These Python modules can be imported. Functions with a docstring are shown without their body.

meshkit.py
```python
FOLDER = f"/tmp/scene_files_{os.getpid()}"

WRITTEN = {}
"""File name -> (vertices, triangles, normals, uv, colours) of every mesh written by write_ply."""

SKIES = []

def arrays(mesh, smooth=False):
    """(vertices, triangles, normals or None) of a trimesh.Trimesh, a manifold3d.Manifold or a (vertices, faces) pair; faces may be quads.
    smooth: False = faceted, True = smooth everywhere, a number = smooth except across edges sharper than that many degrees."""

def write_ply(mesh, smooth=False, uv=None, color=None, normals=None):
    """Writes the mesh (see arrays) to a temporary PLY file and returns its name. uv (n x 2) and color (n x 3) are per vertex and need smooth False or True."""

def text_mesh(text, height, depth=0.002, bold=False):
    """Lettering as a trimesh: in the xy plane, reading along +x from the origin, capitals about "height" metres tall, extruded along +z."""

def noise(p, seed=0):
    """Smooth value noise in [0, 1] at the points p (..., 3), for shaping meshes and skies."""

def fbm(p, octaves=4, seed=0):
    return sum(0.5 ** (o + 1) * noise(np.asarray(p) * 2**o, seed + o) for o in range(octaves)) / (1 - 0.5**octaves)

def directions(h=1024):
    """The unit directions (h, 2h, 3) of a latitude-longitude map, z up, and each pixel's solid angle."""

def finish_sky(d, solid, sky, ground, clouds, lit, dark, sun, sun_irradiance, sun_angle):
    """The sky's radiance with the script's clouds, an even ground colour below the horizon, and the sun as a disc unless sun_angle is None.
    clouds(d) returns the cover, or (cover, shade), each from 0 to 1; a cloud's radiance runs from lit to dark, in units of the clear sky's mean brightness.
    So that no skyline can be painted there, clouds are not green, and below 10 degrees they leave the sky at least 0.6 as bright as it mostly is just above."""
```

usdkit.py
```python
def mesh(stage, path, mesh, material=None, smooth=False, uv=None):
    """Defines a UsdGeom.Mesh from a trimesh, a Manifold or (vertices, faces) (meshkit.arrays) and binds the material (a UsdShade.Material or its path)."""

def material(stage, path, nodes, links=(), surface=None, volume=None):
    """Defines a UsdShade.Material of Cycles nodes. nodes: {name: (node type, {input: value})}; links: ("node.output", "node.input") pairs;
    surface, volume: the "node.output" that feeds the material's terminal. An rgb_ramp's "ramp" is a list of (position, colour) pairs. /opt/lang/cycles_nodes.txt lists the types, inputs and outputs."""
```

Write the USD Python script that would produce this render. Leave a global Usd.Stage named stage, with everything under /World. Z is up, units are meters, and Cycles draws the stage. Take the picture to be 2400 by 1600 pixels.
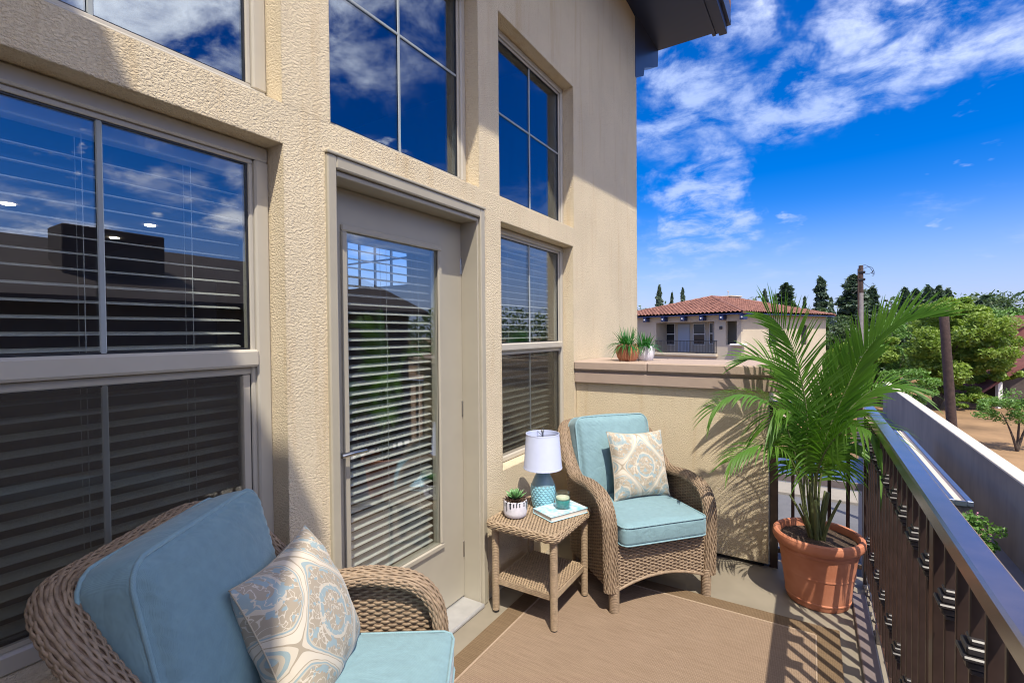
import math, random
import numpy as np
import manifold3d as mf
import shapely.geometry as sg
import trimesh
import usdkit, meshkit
from pxr import Usd, UsdGeom, UsdLux, UsdShade, Gf, Sdf, Vt

stage = Usd.Stage.CreateInMemory()
UsdGeom.SetStageUpAxis(stage, 'Z')
UsdGeom.Xform.Define(stage, '/World')
rng = np.random.default_rng(7)
random.seed(7)

# ------------------------------------------------------------------ camera
EYE = np.array([0.0, 0.0, 1.52])
FPX = 1130.0
def cam_axes(yaw, pitch, roll):
    fwd = np.array([-math.sin(yaw) * math.cos(pitch), math.cos(yaw) * math.cos(pitch), math.sin(pitch)])
    r = np.cross(fwd, [0, 0, 1]); r /= np.linalg.norm(r); u = np.cross(r, fwd)
    return math.cos(roll) * r + math.sin(roll) * u, -math.sin(roll) * r + math.cos(roll) * u, fwd
RIGHT, UP, FWD = cam_axes(math.radians(31.8897), math.radians(-1.03209), math.radians(-0.487276))
cam = UsdGeom.Camera.Define(stage, '/World/camera')
M = Gf.Matrix4d(*[float(x) for x in (*RIGHT, 0, *UP, 0, *(-FWD), 0, *EYE, 1)])
cam.AddTransformOp().Set(M)
cam.CreateHorizontalApertureAttr(36.0)
cam.CreateVerticalApertureAttr(24.0)
cam.CreateFocalLengthAttr(36.0 * FPX / 2400.0)
cam.CreateClippingRangeAttr(Gf.Vec2f(0.02, 2000.0))
cam.CreateExposureAttr(1.05)

# ------------------------------------------------------------------ sky and sun
SUN = np.array([0.698 * math.cos(math.radians(60)), -0.716 * math.cos(math.radians(60)), math.sin(math.radians(60))])
SUN /= np.linalg.norm(SUN)
def blob(n, links, az, el, ra, re, tag):
    """a soft cloud field, centred on a direction (degrees), multiplied into nothing: returns its node output"""
    n['dx' + tag] = ('math', {'math_type': 'subtract', 'value2': math.radians(az)})
    n['sx' + tag] = ('math', {'math_type': 'divide', 'value2': math.radians(ra)})
    n['qx' + tag] = ('math', {'math_type': 'power', 'value2': 2.0})
    n['dy' + tag] = ('math', {'math_type': 'subtract', 'value2': math.radians(el)})
    n['sy' + tag] = ('math', {'math_type': 'divide', 'value2': math.radians(re)})
    n['qy' + tag] = ('math', {'math_type': 'power', 'value2': 2.0})
    n['ad' + tag] = ('math', {'math_type': 'add'})
    n['bl' + tag] = ('map_range', {'range_type': 'smoothstep', 'from_min': 1.0, 'from_max': 0.0, 'to_min': 0.0, 'to_max': 1.0})
    links += [('azw.value', f'dx{tag}.value1'), (f'dx{tag}.value', f'sx{tag}.value1'), (f'sx{tag}.value', f'ab{tag}.value1'), (f'ab{tag}.value', f'qx{tag}.value1'),
              ('elw.value', f'dy{tag}.value1'), (f'dy{tag}.value', f'sy{tag}.value1'), (f'sy{tag}.value', f'ac{tag}.value1'), (f'ac{tag}.value', f'qy{tag}.value1'),
              (f'qx{tag}.value', f'ad{tag}.value1'), (f'qy{tag}.value', f'ad{tag}.value2'), (f'ad{tag}.value', f'bl{tag}.value')]
    n['ab' + tag] = ('math', {'math_type': 'absolute'})
    n['ac' + tag] = ('math', {'math_type': 'absolute'})
    return f'bl{tag}.result'
n, links = {}, []
n['sky'] = ('sky_texture', {'sky_type': 'single_scattering', 'sun_disc': False, 'sun_elevation': math.asin(SUN[2]), 'sun_rotation': math.atan2(SUN[0], SUN[1]), 'altitude': 200.0, 'air_density': 1.0, 'aerosol_density': 0.6, 'ozone_density': 3.0})
n['hsv'] = ('hsv', {'saturation': 1.45, 'value': 0.61, 'hue': 0.505})
n['tint'] = ('mix', {'mix_type': 'multiply', 'fac': 1.0, 'color2': (0.86, 0.84, 1.0)})
n['tc'] = ('texture_coordinate', {})
n['sep'] = ('separate_xyz', {})
n['el'] = ('math', {'math_type': 'arcsine'})
n['az'] = ('math', {'math_type': 'arctan2'})       # from +y towards +x
n['zz'] = ('math', {'math_type': 'add', 'value2': 0.20})
n['px'] = ('math', {'math_type': 'divide'})
n['py'] = ('math', {'math_type': 'divide'})
n['pos'] = ('combine_xyz', {})
n['big'] = ('noise_texture', {'scale': 1.15, 'detail': 5.0, 'roughness': 0.55, 'distortion': 0.35})
n['fine'] = ('noise_texture', {'scale': 5.6, 'detail': 8.0, 'roughness': 0.62, 'distortion': 0.3})
n['fmr'] = ('map_range', {'from_min': 0.33, 'from_max': 0.72, 'to_min': 0.0, 'to_max': 1.0})
n['sum'] = ('math', {'math_type': 'multiply_add', 'value2': 0.55})
n['bmr'] = ('map_range', {'from_min': 0.40, 'from_max': 0.60, 'to_min': 0.0, 'to_max': 0.85})
links += [('sky.color', 'tint.color1'), ('tint.color', 'hsv.color'), ('tc.generated', 'sep.vector'), ('sep.z', 'el.value1'), ('sep.x', 'az.value1'), ('sep.y', 'az.value2'), ('sep.z', 'zz.value1'),
          ('sep.x', 'px.value1'), ('zz.value', 'px.value2'), ('sep.y', 'py.value1'), ('zz.value', 'py.value2'), ('px.value', 'pos.x'), ('py.value', 'pos.y'),
          ('pos.vector', 'big.vector'), ('pos.vector', 'fine.vector'), ('fine.fac', 'fmr.value'), ('big.fac', 'bmr.value')]
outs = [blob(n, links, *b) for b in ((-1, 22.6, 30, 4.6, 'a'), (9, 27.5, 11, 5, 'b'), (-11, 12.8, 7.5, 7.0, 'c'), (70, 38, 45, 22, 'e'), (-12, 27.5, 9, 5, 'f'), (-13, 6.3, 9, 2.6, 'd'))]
o_ = blob(n, links, 3, 13.5, 34, 7.0, 'g'); o2_ = blob(n, links, 0.3, 29, 5, 4.5, 'h')
n['gap'] = ('math', {'math_type': 'maximum'}); n['gapi'] = ('math', {'math_type': 'multiply_add', 'value2': -0.9, 'value3': 1.0}); n['bgap'] = ('math', {'math_type': 'multiply'})
links += [(o_, 'gap.value1'), (o2_, 'gap.value2'), ('gap.value', 'gapi.value1'), ('gapi.value', 'bgap.value1'), ('bmr.result', 'bgap.value2')]
prev = 'bgap.value'
# cloud fields get ragged outlines, and small scattered puffs come from noise
n['wn'] = ('noise_texture', {'scale': 7.0, 'detail': 5.0, 'roughness': 0.6}); n['ws'] = ('separate_color', {})
n['wa'] = ('math', {'math_type': 'multiply_add', 'value2': 0.42}); n['we'] = ('math', {'math_type': 'multiply_add', 'value2': 0.26})
n['azw'] = ('math', {'math_type': 'subtract', 'value2': 0.21}); n['elw'] = ('math', {'math_type': 'subtract', 'value2': 0.13})
links += [('tc.generated', 'wn.vector'), ('wn.color', 'ws.color'), ('ws.r', 'wa.value1'), ('az.value', 'wa.value3'), ('ws.g', 'we.value1'), ('el.value', 'we.value3'), ('wa.value', 'azw.value1'), ('we.value', 'elw.value1')]
n['pn'] = ('noise_texture', {'scale': 13.0, 'detail': 4.0, 'roughness': 0.55}); n['pmp'] = ('mapping', {'scale': (1.0, 1.0, 2.2)}); n['pr'] = ('map_range', {'range_type': 'smoothstep', 'from_min': 0.60, 'from_max': 0.74, 'to_min': 0.0, 'to_max': 0.9}); n['px2'] = ('math', {'math_type': 'maximum'})
links += [('tc.generated', 'pmp.vector'), ('pmp.vector', 'pn.vector'), ('pn.fac', 'pr.value'), ('bgap.value', 'px2.value1'), ('pr.result', 'px2.value2')]
prev = 'px2.value'
for i, o in enumerate(outs):
    n[f'mx{i}'] = ('math', {'math_type': 'maximum'})
    links += [(prev, f'mx{i}.value1'), (o, f'mx{i}.value2')]
    prev = f'mx{i}.value'
n['cov'] = ('math', {'math_type': 'multiply'})
n['lowf'] = ('map_range', {'range_type': 'smoothstep', 'from_min': 0.02, 'from_max': 0.20, 'to_min': 0.25, 'to_max': 1.0})
n['covl'] = ('math', {'math_type': 'multiply'})
n['covs'] = ('map_range', {'range_type': 'smoothstep', 'from_min': 0.06, 'from_max': 0.80, 'to_min': 0.0, 'to_max': 0.88})
n['sd'] = ('vector_math', {'math_type': 'dot_product', 'vector2': tuple(float(v) for v in SUN)})      # unseen clouds towards the sun are brightened as added fill light
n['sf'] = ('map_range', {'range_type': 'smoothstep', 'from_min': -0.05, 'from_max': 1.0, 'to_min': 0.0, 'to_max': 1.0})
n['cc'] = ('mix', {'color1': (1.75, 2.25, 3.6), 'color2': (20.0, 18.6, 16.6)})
n['cl'] = ('mix', {})
n['hz'] = ('map_range', {'range_type': 'smoothstep', 'from_min': 0.0, 'from_max': 0.24, 'to_min': 0.75, 'to_max': 0.0})
n['hzm'] = ('mix', {'color2': (1.55, 1.85, 3.0)})
n['bg'] = ('background_shader', {'strength': 0.15})
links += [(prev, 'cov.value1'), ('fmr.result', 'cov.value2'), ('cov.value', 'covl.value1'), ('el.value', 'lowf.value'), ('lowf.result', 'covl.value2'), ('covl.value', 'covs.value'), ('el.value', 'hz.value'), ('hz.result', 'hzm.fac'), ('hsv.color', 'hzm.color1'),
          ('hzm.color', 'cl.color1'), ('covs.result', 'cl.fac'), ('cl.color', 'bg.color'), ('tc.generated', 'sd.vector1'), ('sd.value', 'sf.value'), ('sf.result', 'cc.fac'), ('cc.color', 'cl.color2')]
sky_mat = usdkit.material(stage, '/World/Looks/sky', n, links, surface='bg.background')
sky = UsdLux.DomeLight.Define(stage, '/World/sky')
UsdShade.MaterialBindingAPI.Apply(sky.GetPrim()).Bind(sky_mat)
for k, v in (('label', 'blue sky with bands of white clouds'), ('category', 'sky'), ('kind', 'structure')):
    sky.GetPrim().SetCustomDataByKey(k, v)
sun = UsdLux.DistantLight.Define(stage, '/World/sun')
sun.CreateIntensityAttr(0.80); sun.CreateAngleAttr(0.53); sun.CreateNormalizeAttr(True)
sun.CreateColorAttr(Gf.Vec3f(1.0, 0.92, 0.79))
zl = SUN; xl = np.cross([0, 0, 1], zl); xl /= np.linalg.norm(xl); yl = np.cross(zl, xl)
sun.AddTransformOp().Set(Gf.Matrix4d(*[float(v) for v in (*xl, 0, *yl, 0, *zl, 0, 0, 0, 30, 1)]))

# ------------------------------------------------------------------ helpers: points from pixels of the 2400 x 1600 photograph
def ray(px, py):
    return FWD + RIGHT * (px - 1200) / FPX - UP * (py - 800) / FPX
def on(px, py, axis, val):
    d = ray(px, py); return EYE + d * (val - EYE[axis]) / d[axis]
def deep(px, py, depth):
    return EYE + ray(px, py) * depth

# ------------------------------------------------------------------ helpers: scene objects
used = {}
def numbered(path):
    k = used.get(path, 0); used[path] = k + 1
    return path if k == 0 else f'{path}_{k:03d}'
def tag(prim, label=None, cat=None, group=None, kind=None):
    p = prim.GetPrim() if hasattr(prim, 'GetPrim') else prim
    for k, v in (('label', label), ('category', cat), ('group', group), ('kind', kind)):
        if v: p.SetCustomDataByKey(k, v)
    return prim
def path_of(p): return '/World' if p is None else str(p.GetPath())
def thing(name, label, cat, loc=(0, 0, 0), rot=0.0, scale=1.0, group=None, kind=None):
    x = UsdGeom.Xform.Define(stage, numbered('/World/' + name))
    x.AddTranslateOp().Set(Gf.Vec3d(*[float(v) for v in loc])); x.AddRotateZOp().Set(float(rot))
    if np.ndim(scale) or scale != 1.0:
        s = np.broadcast_to(scale, 3); x.AddScaleOp().Set(Gf.Vec3f(*[float(v) for v in s]))
    return tag(x, label, cat, group, kind)
def obj(name, mesh, mat, parent=None, smooth=False, uv=None, label=None, cat=None, group=None, kind=None):
    if isinstance(mesh, MB): mesh = mesh.get()
    return tag(usdkit.mesh(stage, numbered(path_of(parent) + '/' + name), mesh, MATS[mat], smooth, uv), label, cat, group, kind)
def dup(root, label, loc, rot=0.0, scale=1.0, group=None):
    p = root.GetPrim(); was = p.GetCustomData(); base = p.GetName()
    while base[-4:-3] == '_' and base[-3:].isdigit(): base = base[:-4]
    r = thing(base, label, was['category'], loc, rot, scale, group or was.get('group'))
    r.GetPrim().GetReferences().AddInternalReference(p.GetPath()); r.GetPrim().SetInstanceable(True)
    return r
class MB:
    """collects pieces of one mesh"""
    def __init__(s): s.v, s.f, s.n = [], [], 0
    def add(s, v, f):
        v = np.asarray(v, float); f = np.asarray(f, int)
        if f.shape[1] == 4: f = np.vstack([f[:, [0, 1, 2]], f[:, [0, 2, 3]]])
        s.v.append(v); s.f.append(f + s.n); s.n += len(v); return s
    def mesh(s, m):
        v, f, _ = meshkit.arrays(m); return s.add(v, f)
    def box(s, lo, hi, r=0.0):
        return s.mesh(cbox(lo, hi, r))
    def tube(s, pts, rad, sides=6, caps=True, up=None):
        return s.add(*tube(pts, rad, sides, caps))
    def get(s):
        return (np.vstack(s.v), np.vstack(s.f))
BOXF = np.array([[0, 2, 3, 1], [4, 5, 7, 6], [0, 1, 5, 4], [2, 6, 7, 3], [0, 4, 6, 2], [1, 3, 7, 5]])
def cbox(lo, hi, r=0.0):
    lo, hi = np.minimum(lo, hi).astype(float), np.maximum(lo, hi).astype(float)
    if r <= 0:
        v = np.array([[(lo, hi)[i][0], (lo, hi)[j][1], (lo, hi)[k][2]] for i in (0, 1) for j in (0, 1) for k in (0, 1)])
        return (v, BOXF)
    r = min(r, 0.45 * float((hi - lo).min()))
    pts = []
    for sx in (0, 1):
        for sy in (0, 1):
            for sz in (0, 1):
                c = np.array([(lo, hi)[sx][0], (lo, hi)[sy][1], (lo, hi)[sz][2]]); d = np.array([1 - 2 * sx, 1 - 2 * sy, 1 - 2 * sz]) * r
                for a in range(3):
                    q = c + d; q[a] = c[a]; pts.append(q)
    return mf.Manifold.hull_points(np.array(pts))
def tube(pts, rad, sides=6, caps=True):
    p = np.asarray(pts, float); m = len(p)
    t = np.gradient(p, axis=0) if m > 2 else np.repeat([p[1] - p[0]], 2, 0)
    t /= np.linalg.norm(t, axis=1, keepdims=True) + 1e-12
    ref = np.array([0, 0, 1.0]) if abs(t[:, 2]).mean() < 0.85 else np.array([1.0, 0, 0])
    a = np.cross(t, ref); a /= np.linalg.norm(a, axis=1, keepdims=True) + 1e-12
    b = np.cross(a, t)
    ang = np.arange(sides) * 2 * np.pi / sides
    R_ = np.broadcast_to(rad, (m,))[:, None, None]
    v = (p[:, None] + R_ * (np.cos(ang)[None, :, None] * a[:, None] + np.sin(ang)[None, :, None] * b[:, None])).reshape(-1, 3)
    i, j = np.meshgrid(np.arange(m - 1), np.arange(sides), indexing='ij')
    q = np.stack([i * sides + j, i * sides + (j + 1) % sides, (i + 1) * sides + (j + 1) % sides, (i + 1) * sides + j], -1).reshape(-1, 4)
    f = np.vstack([q[:, [0, 2, 1]], q[:, [0, 3, 2]]])
    if caps:
        k = np.arange(1, sides - 1)
        f = np.vstack([f, np.stack([0 * k, k, k + 1], 1), np.stack([0 * k, k + 1, k], 1) + (m - 1) * sides])
    return v, f
def strip(pts, A, B, ra, rb, sides=5):
    """a flat strand: rings spanned by the unit vectors A (n,3), B (n,3)"""
    m = len(pts); ang = np.arange(sides) * 2 * np.pi / sides + 0.3
    v = (pts[:, None] + ra * np.cos(ang)[None, :, None] * A[:, None] + rb * np.sin(ang)[None, :, None] * B[:, None]).reshape(-1, 3)
    i, j = np.meshgrid(np.arange(m - 1), np.arange(sides), indexing='ij')
    q = np.stack([i * sides + j, i * sides + (j + 1) % sides, (i + 1) * sides + (j + 1) % sides, (i + 1) * sides + j], -1).reshape(-1, 4)
    return v, q
def lathe(prof, sides=32, center=(0, 0, 0)):
    p = np.asarray(prof, float); m = len(p); ang = np.arange(sides) * 2 * np.pi / sides
    v = np.stack([p[:, 0, None] * np.cos(ang), p[:, 0, None] * np.sin(ang), np.repeat(p[:, 1, None], sides, 1)], -1).reshape(-1, 3) + np.asarray(center)
    i, j = np.meshgrid(np.arange(m - 1), np.arange(sides), indexing='ij')
    q = np.stack([i * sides + j, i * sides + (j + 1) % sides, (i + 1) * sides + (j + 1) % sides, (i + 1) * sides + j], -1).reshape(-1, 4)
    return v, q
def prism(poly, axis, a, b, holes=()):
    """a polygon of the two other axes (in cyclic-free order: x: (y,z), y: (x,z), z: (x,y)) extruded along axis from a to b"""
    P = sg.Polygon(poly, holes) if not isinstance(poly, sg.Polygon) else poly
    m = trimesh.creation.extrude_polygon(P, b - a)
    v = np.array(m.vertices); w = np.empty_like(v); f = np.array(m.faces)
    if axis == 0: w[:, 1], w[:, 2], w[:, 0] = v[:, 0], v[:, 1], v[:, 2] + a
    elif axis == 1: w[:, 0], w[:, 2], w[:, 1] = v[:, 0], v[:, 1], v[:, 2] + a; f = f[:, ::-1]
    else: w = v.copy(); w[:, 2] += a
    return (w, f)
def grid_faces(n, m):
    i, j = np.meshgrid(np.arange(n - 1), np.arange(m - 1), indexing='ij')
    return np.stack([i * m + j, (i + 1) * m + j, (i + 1) * m + j + 1, i * m + j + 1], -1).reshape(-1, 4)
def rect(a, b, c, d): return [(a, b), (c, b), (c, d), (a, d)]

# ------------------------------------------------------------------ materials
MATS = {}
def mat(name, nodes, links, surface='p.BSDF', volume=None):
    MATS[name] = usdkit.material(stage, '/World/Looks/' + name, nodes, links, surface=surface, volume=volume)
def plain(name, c, rough=0.5, var=0.0, vscale=8.0, bump=0.0, bscale=60.0, metallic=0.0, spec=None, c2=None, bdist=0.003, coords='position', island=0.0, sheen=0.0, coat=0.0):
    p = {'base_color': c, 'roughness': rough, 'metallic': metallic}
    if spec is not None: p['specular_ior_level'] = spec
    if sheen: p['sheen_weight'] = sheen
    if coat: p['coat_weight'] = coat; p['coat_ior'] = 1.9; p['coat_roughness'] = 0.22
    nn, ll = {'p': ('principled_bsdf', p)}, []
    src = 'g.position' if coords == 'position' else 't.object'
    if coords == 'position': nn['g'] = ('geometry', {})
    else: nn['t'] = ('texture_coordinate', {}); nn['g'] = ('geometry', {})
    last = None
    if var or c2 is not None:
        lo = tuple(x * (1 - var) for x in c); hi = tuple(x * (1 + var) for x in c) if c2 is None else c2
        nn['n'] = ('noise_texture', {'scale': vscale, 'detail': 5.0, 'roughness': 0.6}); nn['r'] = ('rgb_ramp', {'ramp': [(0.32, lo), (0.68, hi)]})
        ll += [(src, 'n.vector'), ('n.fac', 'r.fac')]; last = 'r.color'
    if island:
        nn['ir'] = ('map_range', {'to_min': 1 - island, 'to_max': 1 + island}); nn['im'] = ('mix', {'mix_type': 'multiply', 'fac': 1.0, 'color1': c})
        ll += [('g.random_per_island', 'ir.value'), ('ir.result', 'im.color2')]
        if last: ll.append((last, 'im.color1'))
        last = 'im.color'
    if last: ll.append((last, 'p.base_color'))
    if bump:
        nn['bn'] = ('noise_texture', {'scale': bscale, 'detail': 4.0, 'roughness': 0.6}); nn['b'] = ('bump', {'strength': bump, 'distance': bdist})
        ll += [(src, 'bn.vector'), ('bn.fac', 'b.height'), ('b.normal', 'p.normal')]
    mat(name, nn, ll)
def stucco(name, c, scale, strength, dist):
    """dashed stucco: rounded lumps with irregular pits between them, faint runs of dirt"""
    nn = {'g': ('geometry', {}), 'mp': ('mapping', {'scale': (1.0, 0.8, 1.15)}), 'n1': ('noise_texture', {'scale': scale, 'detail': 3.0, 'roughness': 0.62, 'distortion': 0.35}), 'm1': ('map_range', {'range_type': 'smoothstep', 'from_min': 0.33, 'from_max': 0.60, 'to_min': 0.0, 'to_max': 1.0}),
          'n2': ('noise_texture', {'scale': scale * 3.1, 'detail': 3.0, 'roughness': 0.6}), 'h': ('math', {'math_type': 'multiply_add', 'value2': 0.35}), 'b': ('bump', {'strength': strength, 'distance': dist}), 'big': ('noise_texture', {'scale': 1.3, 'detail': 6.0, 'roughness': 0.65}),
          'pit_shade': ('map_range', {'range_type': 'smoothstep', 'from_min': 0.30, 'from_max': 0.40, 'to_min': 0.30, 'to_max': 0.0}), 'pm': ('mix', {'color2': tuple(x * y for x, y in zip(c, (0.62, 0.54, 0.44)))}),  # shade painted into the colour of the stucco pits
          'r': ('rgb_ramp', {'ramp': [(0.3, tuple(x * 0.90 for x in c)), (0.72, tuple(x * 1.06 for x in c))]}), 'bv': ('bevel', {'radius': 0.012, 'samples': 4}),
          'smp': ('mapping', {'scale': (9.0, 9.0, 0.7)}), 'sn': ('noise_texture', {'scale': 1.0, 'detail': 6.0, 'roughness': 0.7}), 'sr': ('map_range', {'from_min': 0.53, 'from_max': 0.76, 'to_min': 0.0, 'to_max': 0.6, 'clamp': True}), 'sm': ('mix', {'color2': tuple(x * y for x, y in zip(c, (0.78, 0.66, 0.5)))}),
          'p': ('principled_bsdf', {'roughness': 0.92, 'specular_ior_level': 0.15})}
    ll = [('g.position', 'mp.vector'), ('mp.vector', 'n1.vector'), ('n1.fac', 'm1.value'), ('g.position', 'n2.vector'), ('n2.fac', 'h.value1'), ('m1.result', 'h.value3'), ('h.value', 'b.height'), ('bv.bevel', 'b.normal'), ('b.normal', 'p.normal'),
          ('g.position', 'smp.vector'), ('smp.vector', 'sn.vector'), ('sn.fac', 'sr.value'), ('sr.result', 'sm.fac'), ('r.color', 'sm.color1'), ('g.position', 'big.vector'), ('big.fac', 'r.fac'), ('n1.fac', 'pit_shade.value'), ('pit_shade.result', 'pm.fac'), ('sm.color', 'pm.color1'), ('pm.color', 'p.base_color')]
    mat(name, nn, ll)
stucco('stucco', (0.665, 0.565, 0.40), 124, 0.75, 0.0042)
stucco('stucco_fine', (0.65, 0.55, 0.38), 135, 0.7, 0.003)
plain('tan_paint', (0.36, 0.325, 0.25), 0.45, 0.05, 5)
plain('door_paint', (0.34, 0.31, 0.245), 0.4, 0.04, 4)
plain('vinyl', (0.41, 0.38, 0.32), 0.35, 0.03, 6)
plain('muntin', (0.27, 0.30, 0.31), 0.4)
plain('black', (0.012, 0.012, 0.014), 0.4)
plain('slat', (0.66, 0.64, 0.57), 0.45, 0.03, 9)
plain('cord', (0.6, 0.6, 0.58), 0.7)
plain('interior', (0.24, 0.22, 0.20), 0.8, 0.1, 2)
plain('interior_floor', (0.10, 0.07, 0.045), 0.5, 0.2, 3)
plain('blue_trim', (0.007, 0.017, 0.055), 0.35, 0.1, 6)
plain('bar_paint', (0.040, 0.025, 0.020), 0.32, 0.25, 14, bump=0.06, bscale=25, bdist=0.002, spec=0.6)
plain('rail_paint', (0.045, 0.028, 0.022), 0.20, 0.25, 14, bump=0.06, bscale=25, bdist=0.002, spec=1.0, coat=1.0)
plain('iron', (0.03, 0.027, 0.028), 0.38, spec=0.6)
plain('floor_paint', (0.195, 0.168, 0.125), 0.65, 0.10, 2.2, bump=0.3, bscale=120, bdist=0.001, c2=(0.24, 0.21, 0.16))
plain('curb_metal', (0.16, 0.13, 0.125), 0.45, 0.1, 8)
plain('cap_paint', (0.36, 0.275, 0.215), 0.7, 0.08, 5, bump=0.25, bscale=60, bdist=0.002)
plain('threshold', (0.55, 0.55, 0.55), 0.35, 0.08, 12, metallic=0.6)
plain('seam', (0.40, 0.34, 0.25), 0.9)
plain('chrome', (0.38, 0.38, 0.37), 0.25, metallic=1.0)
plain('wicker_straw', (0.42, 0.31, 0.20), 0.55, 0.25, 45, island=0.30, coords='object', spec=0.35)
plain('wicker', (0.365, 0.265, 0.175), 0.55, 0.25, 45, island=0.32, coords='object', spec=0.35)
plain('wicker_dark', (0.16, 0.105, 0.065), 0.7, 0.2, 50, coords='object')
def fabric(name, c, weave=900.0):
    nn = {'t': ('texture_coordinate', {}), 'w1': ('wave_texture', {'scale': weave / 6.0, 'bands_direction': 'x', 'distortion': 1.5}), 'w2': ('wave_texture', {'scale': weave / 6.0, 'bands_direction': 'y', 'distortion': 1.5}),
          'n': ('noise_texture', {'scale': 25.0, 'detail': 6.0, 'roughness': 0.7}), 'r': ('rgb_ramp', {'ramp': [(0.3, tuple(x * 0.92 for x in c)), (0.7, tuple(x * 1.08 for x in c))]}),
          'a': ('math', {'math_type': 'add'}), 'b': ('bump', {'strength': 0.25, 'distance': 0.001}), 'cr': ('noise_texture', {'scale': 9.0, 'detail': 3.0, 'roughness': 0.5, 'distortion': 1.6}), 'b0': ('bump', {'strength': 0.45, 'distance': 0.012}), 'p': ('principled_bsdf', {'roughness': 0.85, 'specular_ior_level': 0.2, 'sheen_weight': 0.25, 'sheen_roughness': 0.4})}
    ll = [('t.object', 'w1.vector'), ('t.object', 'w2.vector'), ('t.object', 'n.vector'), ('n.fac', 'r.fac'), ('r.color', 'p.base_color'), ('w1.fac', 'a.value1'), ('w2.fac', 'a.value2'), ('a.value', 'b.height'), ('t.object', 'cr.vector'), ('cr.fac', 'b0.height'), ('b0.normal', 'b.normal'), ('b.normal', 'p.normal')]
    mat(name, nn, ll)
fabric('aqua', (0.178, 0.287, 0.318))
fabric('piping', (0.20, 0.32, 0.355))
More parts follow.
